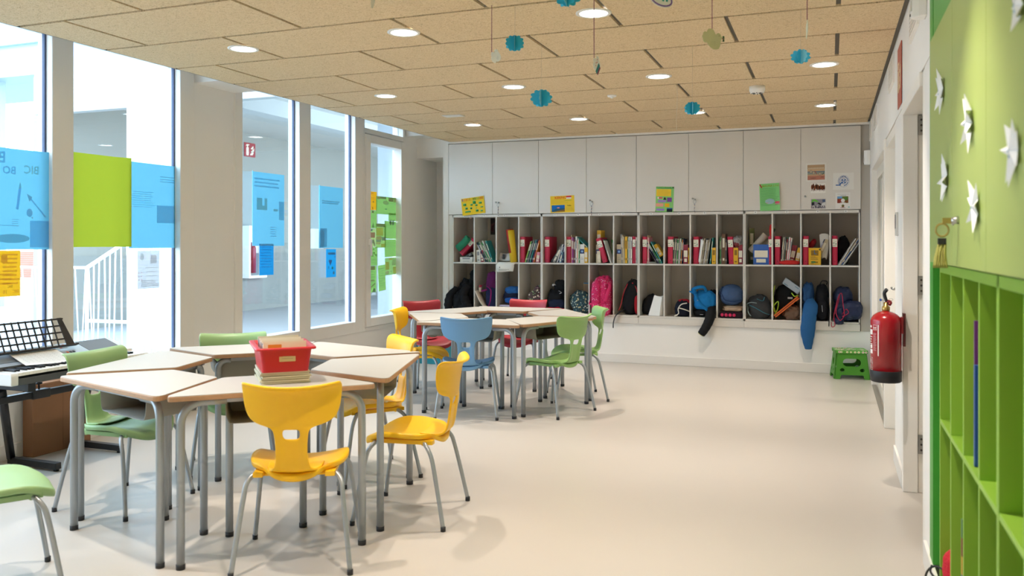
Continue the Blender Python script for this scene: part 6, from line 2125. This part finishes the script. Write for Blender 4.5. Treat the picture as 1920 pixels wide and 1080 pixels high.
def ornament(px, py, d, w, lab_, turn):
    p = hang(px, py, d)
    t = thing('paper_ornament', lab_, 'ornament', p, turn, 'turquoise scalloped paper ornaments')
    h = w * 0.74
    for k in range(3):
        M = R(k * math.pi / 3) @ R(math.pi / 2, 'X')
        MB().prism(scallop(w, h, 10, 0.4), -0.0008, 0.0008, 0, M).build('scalloped_disc', CYAN if k % 2 == 0 else CYAN2, t)
    MB().tube([(0, 0, h / 2 * 0.9), (0.002, 0.0, CZ - p.z)], 0.0009, 6).build('thread', mat('c9bca4', 0.8), t)


for (px, py, d, wpx, lab_, tn) in ((965, 81, 4.39, 38, 'turquoise paper ornament right of the white bird', 0.5), (1015, 184, 5.25, 42, 'turquoise paper ornament hanging lowest in the middle', 0.3),
                                   (1063, -8, 3.55, 52, 'turquoise paper ornament cropped by the top edge', 0.2), (1501, 106, 4.49, 35, 'turquoise paper ornament nearest the right wall', 0.9), (1298, 203, 5.30, 31, 'turquoise paper ornament overlapping a ceiling light', 0.4)):
    ornament(px, py, d, wpx * d / FOC * 1.05, lab_, tn + YAW)

BIRD = [(0.50, 0.10), (0.42, 0.16), (0.36, 0.27), (0.27, 0.30), (0.20, 0.26), (0.16, 0.20), (0.10, 0.30), (0.04, 0.42), (-0.04, 0.48), (-0.12, 0.45), (-0.17, 0.47), (-0.24, 0.40), (-0.28, 0.30),
        (-0.36, 0.34), (-0.44, 0.28), (-0.46, 0.18), (-0.50, 0.10), (-0.46, 0.0), (-0.44, -0.10), (-0.36, -0.16), (-0.28, -0.13), (-0.22, -0.24), (-0.12, -0.34), (0.02, -0.42), (0.14, -0.44), (0.28, -0.40), (0.35, -0.30), (0.38, -0.15), (0.42, 0.02)]


def bird(px, py, d, w, yaw_, pitch, col, lab_, twig=True, string='7a1f5a', marks=True, tail=False, sx=1):
    p = hang(px, py, d)
    t = thing('paper_bird', lab_, 'ornament', p, 0, 'paper birds hanging from the ceiling')
    M = R(yaw_ + YAW) @ R(math.pi / 2, 'X') @ R(pitch)
    pts = [(x * w * sx, y * w) for x, y in BIRD]
    MB().prism(pts, -0.001, 0.001, 0, M).build('bird_body', mat(col, 0.75), t)
    m = MB().prism([(0.31 * w * sx + a, 0.17 * w + b) for a, b in ell(0.03 * w, 0.035 * w, 8)], 0.0011, 0.0014, 0, M)
    for k in range(3):
        m.box(-0.1 * w, 0.14 * w, -0.1 * w - k * 0.07 * w, -0.085 * w - k * 0.07 * w, 0.0011, 0.0014, 1, M)
    m.build('drawn_marks', [mat('3f3a30', 0.6), mat({'cfcaa4': 'b9b48e', 'c9c59f': 'b0ac86'}.get(col, 'cbd3d6'), 0.6)], t)
    if twig:
        m = MB()
        for k in range(5):
            a = -0.9 + k * 0.45
            m.prism([(0.50 * w * sx + q_[0] + 0.02 * w * math.cos(a), 0.05 * w + 0.09 * w * math.sin(a) * 1.4 + q_[1]) for q_ in ell(0.10 * w, 0.055 * w, 8)], 0.0012, 0.002, 0, M)
        m.prism([(0.47 * w * sx + q_[0], 0.05 * w + q_[1]) for q_ in ell(0.05 * w, 0.05 * w, 8)], 0.002, 0.0025, 1, M)
        m.build('twig', [mat('3f5a34', 0.6), mat('9a2f3c', 0.6)], t)
    a = M @ Vector((-0.02 * w * sx, 0.46 * w, 0))
    MB().tube([a, (a.x, a.y, CZ - p.z)], 0.0017, 6).build('string', mat(string, 0.8), t)
    return t


bird(1336, 74, 3.9, 0.108, 0.25, 0.0, 'cfcaa4', 'olive cream paper bird with a twig on a purple string')
bird(930, 106, 4.43, 0.085, 0.9, 1.1, 'f0efe8', 'white paper bird pointing down on a purple string', twig=False)
bird(1513, 56, 3.95, 0.098, 1.32, 0.2, 'd6d8c0', 'paper bird seen nearly edge on near the right wall')
t = bird(1119, 120, 4.1, 0.088, 1.05, 0.9, 'efe9e2', 'white paper bird with red and teal marks below a downlight', twig=False)
m = MB()
M = R(1.05 + YAW) @ R(math.pi / 2, 'X') @ R(0.9)
m.prism([(0.030 * a - 0.012, 0.010 * b - 0.02) for a, b in ((-1, -1), (1, -1), (1, 1), (-1, 1))], 0.0015, 0.002, 0, M)
m.prism([(0.026 * a - 0.012, 0.006 * b - 0.034) for a, b in ((-1, -1), (1, -1), (1, 1), (-1, 1))], 0.0015, 0.002, 1, M)
for k in range(4):
    m.box(-0.02 + k * 0.012, -0.013 + k * 0.012, 0.002 + 0.006 * (k % 2), 0.007 + 0.006 * (k % 2), 0.0012, 0.0018, 2, M)
m.build('coloured_stripes', [mat('1f7f86', 0.6), mat('8a1f4a', 0.6), mat('d96a5a', 0.6)], t)
p = hang(1240, -2, 3.6)
t = thing('paper_ornament', 'white paper ornament with purple border and teal marks at the top edge', 'ornament', p)
M = R(0.3 + YAW) @ R(math.pi / 2, 'X') @ R(-0.25)
MB().prism(ell(0.115, 0.07, 22), -0.001, 0.001, 0, M).build('card', mat('e9e4ea', 0.7), t)
m = MB().prism(ell(0.108, 0.062, 22), 0.001, 0.0014, 0, M)
m.prism(ell(0.094, 0.05, 22), 0.0014, 0.0018, 1, M)
for k in range(4):
    m.box(-0.03 + k * 0.017, -0.02 + k * 0.017, -0.008 + 0.004 * (k % 2), 0.006 + 0.004 * (k % 2), 0.0018, 0.0022, 2, M)
m.prism([(a - 0.046, b - 0.004) for a, b in ell(0.022, 0.022, 12)], 0.0018, 0.0024, 3, M)
m.build('painted_marks', [mat('7a4fa8', 0.6), mat('efeaf0', 0.7), mat('2fa0a0', 0.6), mat('d9805a', 0.6)], t)
MB().tube([(0, 0, 0.03), (0, 0, CZ - p.z)], 0.0012, 6).build('thread', mat('c9bca4', 0.8), t)
p = hang(698, -4, 3.9)
t = thing('paper_ornament', 'pale cream paper scrap hanging at the top edge left of centre', 'ornament', p)
MB().prism([(-0.008, 0.03), (0.014, 0.03), (0.012, -0.02), (0.004, -0.05), (-0.006, -0.045)], -0.001, 0.001, 0, R(0.2) @ R(math.pi / 2, 'X')).build('card', mat('cfcdb8', 0.7), t)
MB().tube([(0, 0, 0.028), (0, 0, CZ - p.z)], 0.0009, 6).build('thread', mat('c9bca4', 0.8), t)
p = hang(1269, 160, 6.62)
m = MB().tube(spline([(0, 0, CZ - p.z), (0.004, 0, -0.1), (-0.003, 0, -0.25), (0.0, 0, -0.37)], 4), 0.0014, 6)
tag(m.build('thread', [mat('cfc6b4', 0.8)], None, p), 'bare thread hanging from the ceiling above the middle cupboards', 'thread')
p = hang(1012, 20, 4.4)

# ================================================================ ELECTRIC KEYBOARD, STAND AND CARDBOARD BOX
kb = thing('electric_keyboard', 'silver electric keyboard on a black stand beneath the left window', 'keyboard', (-4.15, 3.245, 0.60))
SIL = mat('a9acb0', 0.35, 0.3)
SILW = mat('d6d6d2', 0.35)
LK = 0.985
prof = [(0.0, 0.0), (0.0, 0.055), (-0.012, 0.068), (-0.145, 0.070), (-0.150, 0.088), (-0.20, 0.098), (-0.34, 0.150), (-0.365, 0.148), (-0.375, 0.12), (-0.375, 0.03), (-0.34, 0.0)]
Mk = Matrix(((1, 0, 0, 0), (0, 0, 1, 0), (0, 1, 0, 0), (0, 0, 0, 1)))
pk = [(0.0, 0.0), (0.0, 0.035), (-0.145, 0.05), (-0.15, 0.088), (-0.20, 0.098), (-0.34, 0.150), (-0.365, 0.148), (-0.375, 0.12), (-0.375, 0.03), (-0.34, 0.0)]
MB().prism(pk, 0.045, LK - 0.045, 0, Mk, smooth=False).build('body', mat('4b4d50', 0.5), kb)
for (a, b) in ((0.0, 0.045), (LK - 0.045, LK)):
    MB().prism(prof, a, b, 0, Mk).build('end_cheek', SILW, kb, bevel=0.006)
# console skin
def con(x0, x1, y0, y1, lift, colour, name):
    def zz(x):
        return 0.098 + (x + 0.20) * (0.150 - 0.098) / (-0.14) if x < -0.20 else 0.088 + (x + 0.15) * 0.010 / (-0.05)
    m = MB()
    m.add([(x0, y0, zz(x0) + lift), (x1, y0, zz(x1) + lift), (x1, y1, zz(x1) + lift), (x0, y1, zz(x0) + lift)], [(0, 1, 2, 3)])
    return m.build(name, colour, kb, solid=0.0015, soff=1)
con(-0.20, -0.15, 0.045, LK - 0.045, 0.0006, SIL, 'name_strip')
con(-0.34, -0.205, 0.045, 0.28, 0.0006, mat('70757b', 0.6), 'speaker_grille')
con(-0.34, -0.205, LK - 0.28, LK - 0.045, 0.0006, mat('70757b', 0.6), 'speaker_grille')
con(-0.34, -0.205, 0.285, LK - 0.285, 0.0006, SIL, 'control_panel')
con(-0.30, -0.24, 0.40, 0.52, 0.002, mat('7f8f9c', 0.2), 'display')
for k in range(10):
    con(-0.325 + 0.03 * (k % 2), -0.312 + 0.03 * (k % 2), 0.535 + 0.015 * (k // 2), 0.547 + 0.015 * (k // 2), 0.003, mat(['c9c4b4', 'd9d6cc', 'c9c4b4', 'e0602a', 'c9c4b4'][k % 5], 0.5), 'button')
for k, c in enumerate(('e0602a', '2a2a2e', '2a2a2e')):
    con(-0.232, -0.216, 0.545 + k * 0.022, 0.558 + k * 0.022, 0.003, mat(c, 0.5), 'button')
nw = 39
kw = (LK - 0.09) / nw
KW_, KB_ = mat('eceae4', 0.3), mat('15161a', 0.3)
wk = MB().box(-0.143, -0.004, 0.0, kw - 0.0012, 0.050, 0.068).build('white_key', KW_, kb, (0, 0.045, 0), bevel=0.001)
for k in range(1, nw):
    c_ = wk.copy()
    COL.objects.link(c_)
    c_.location = (0, 0.045 + k * kw, 0)
bk0 = None
for k in range(nw - 1):
    if k % 7 in (0, 1, 3, 4, 5):
        if bk0 is None:
            c_ = bk0 = MB().box(-0.143, -0.055, -0.0055, 0.0055, 0.068, 0.080).build('black_key', KB_, kb, bevel=0.0015)
        else:
            c_ = bk0.copy()
            COL.objects.link(c_)
        c_.location = (0, 0.045 + (k + 1) * kw, 0)
# music rest
Mr = T(-0.27, 0.09, 0.142) @ R(math.radians(-22), 'Y') @ Matrix(((0, 0, 1, 0), (1, 0, 0, 0), (0, 1, 0, 0), (0, 0, 0, 1)))
wr_, hr_ = 0.53, 0.185
m = MB()
ncol, nrow = 10, 4
m.prism([(-0.025, 0), (0.035, 0), (0.05, hr_), (-0.0, hr_)], 0, 0.004, 0, Mr)
m.prism([(wr_ - 0.035, 0), (wr_ + 0.025, 0), (wr_ - 0.02, hr_), (wr_ - 0.052, hr_)], 0, 0.004, 0, Mr)
for k in range(nrow + 1):
    y = 0.006 + k * (hr_ - 0.012) / nrow
    m.box(0.0, wr_ - 0.01, y - 0.006, y + 0.004, 0, 0.004, 0, Mr)
for k in range(1, ncol):
    x = 0.035 + (wr_ - 0.08) * k / ncol
    m.box(x - 0.0045, x + 0.0045, 0, hr_, 0, 0.004, 0, Mr)
m.box(-0.03, wr_ + 0.03, -0.004, 0.004, 0, 0.03, 0, Mr)
m.build('music_rest', mat('2c2a2c', 0.5), kb)
sh_ = Sheet(0.30, 0.21, 'efefec')
for k in range(9):
    sh_.r(0.08, 0.88 - k * 0.09, 0.92, 0.885 - k * 0.09, 'b9b9bc')
    sh_.r(0.08, 0.85 - k * 0.09, 0.92, 0.855 - k * 0.09, 'b9b9bc')
    for q in range(8):
        sh_.e(0.12 + q * 0.1, 0.865 - k * 0.09 + 0.02 * math.sin(q * k), 0.012, 0.018, '8a8a90')
sh_.place('sheet_music', 'white sheet music lying across the electric keyboard', 'paper', (-4.335, 3.58, 0.7115), Matrix(((0, -0.94, 0.3, 0), (1, 0, 0, 0), (0, 0.3, 0.94, 0), (0, 0, 0, 1))), math.radians(-8))

st = thing('keyboard_stand', 'black adjustable metal keyboard stand in front of the window', 'stand', (-4.34, 3.70, 0))
BM_ = mat('1d1d1f', 0.45)
for (yt, yf, s_) in ((-0.29, 0.02, 0), (0.33, 0.50, 1)):
    lg = MB()
    lg.box(-0.43, -0.02, yf - 0.02, yf + 0.02, 0.012, 0.052)
    lg.build('foot_bar', BM_, st, bevel=0.003)
    lg = MB()
    lg.tube([(-0.42, yf, 0.04), (-0.10, yt, 0.54)], 0.024, 4)
    lg.build('leg', BM_, st)
    ar = MB().box(-0.24, 0.13, yt - 0.022, yt + 0.022, 0.545, 0.592).build('support_arm', BM_, st, bevel=0.004)
    MB().box(0.128, 0.14, yt - 0.024, yt + 0.024, 0.543, 0.595).build('end_cap', mat('2b2b2e', 0.6), ar)
    m = MB()
    for x in (-0.40, -0.04):
        m.lathe([(0.016, 0), (0.016, 0.012), (0.0, 0.012)], 12, 0, T(x, yf, 0))
    m.build('rubber_feet', mat('111113', 0.7), st)
MB().box(-0.13, -0.09, -0.34, 0.38, 0.455, 0.495).build('cross_bar', BM_, st, bevel=0.003)
MB().box(-0.136, -0.084, -0.10, 0.02, 0.449, 0.501).build('sleeve', mat('29292b', 0.5), st, bevel=0.003)
for y in (-0.36, -0.04):
    m = MB().lathe([(0.005, 0), (0.005, 0.03), (0.018, 0.032), (0.02, 0.042), (0.0, 0.046)], 10, 0, T(-0.11, y, 0.50))
    m.build('knob', mat('151518', 0.5), st)

cbx = thing('cardboard_box', 'flat brown cardboard box leaning against the wall below the window', 'box', (-4.835, 4.12, 0))
CB = mat('8d6546', 0.8, noise_amt=0.08, noise_scale=8)
MB().box(-0.045, 0.045, -0.225, 0.225, 0.0, 0.462).build('carton', CB, cbx, bevel=0.004)
MB().box(-0.03, 0.0455, -0.0, 0.002, 0.0, 0.4625).build('seam', mat('6f4e35', 0.8), cbx)
m = MB()
m.box(-0.043, 0.04, -0.222, 0.222, 0.462, 0.466)
m.build('top_flap', mat('a3795a', 0.8), cbx)
# turquoise carton on the floor beyond the far ring
t = thing('crate', 'turquoise box on the floor behind the dark red chair', 'box', (-4.35, 8.7, 0))
m = MB()
for (a, b, c, d) in ((-0.2, 0.2, -0.16, -0.15), (-0.2, 0.2, 0.15, 0.16), (-0.2, -0.19, -0.15, 0.15), (0.19, 0.2, -0.15, 0.15)):
    m.box(a, b, c, d, 0.0, 0.22)
m.box(-0.19, 0.19, -0.15, 0.15, 0, 0.01)
m.build('tub', mat('1f8fa6', 0.5), t)
MB().box(-0.21, 0.21, -0.17, 0.17, 0.221, 0.24).build('lid', mat('2fa5bb', 0.5), t, bevel=0.004)
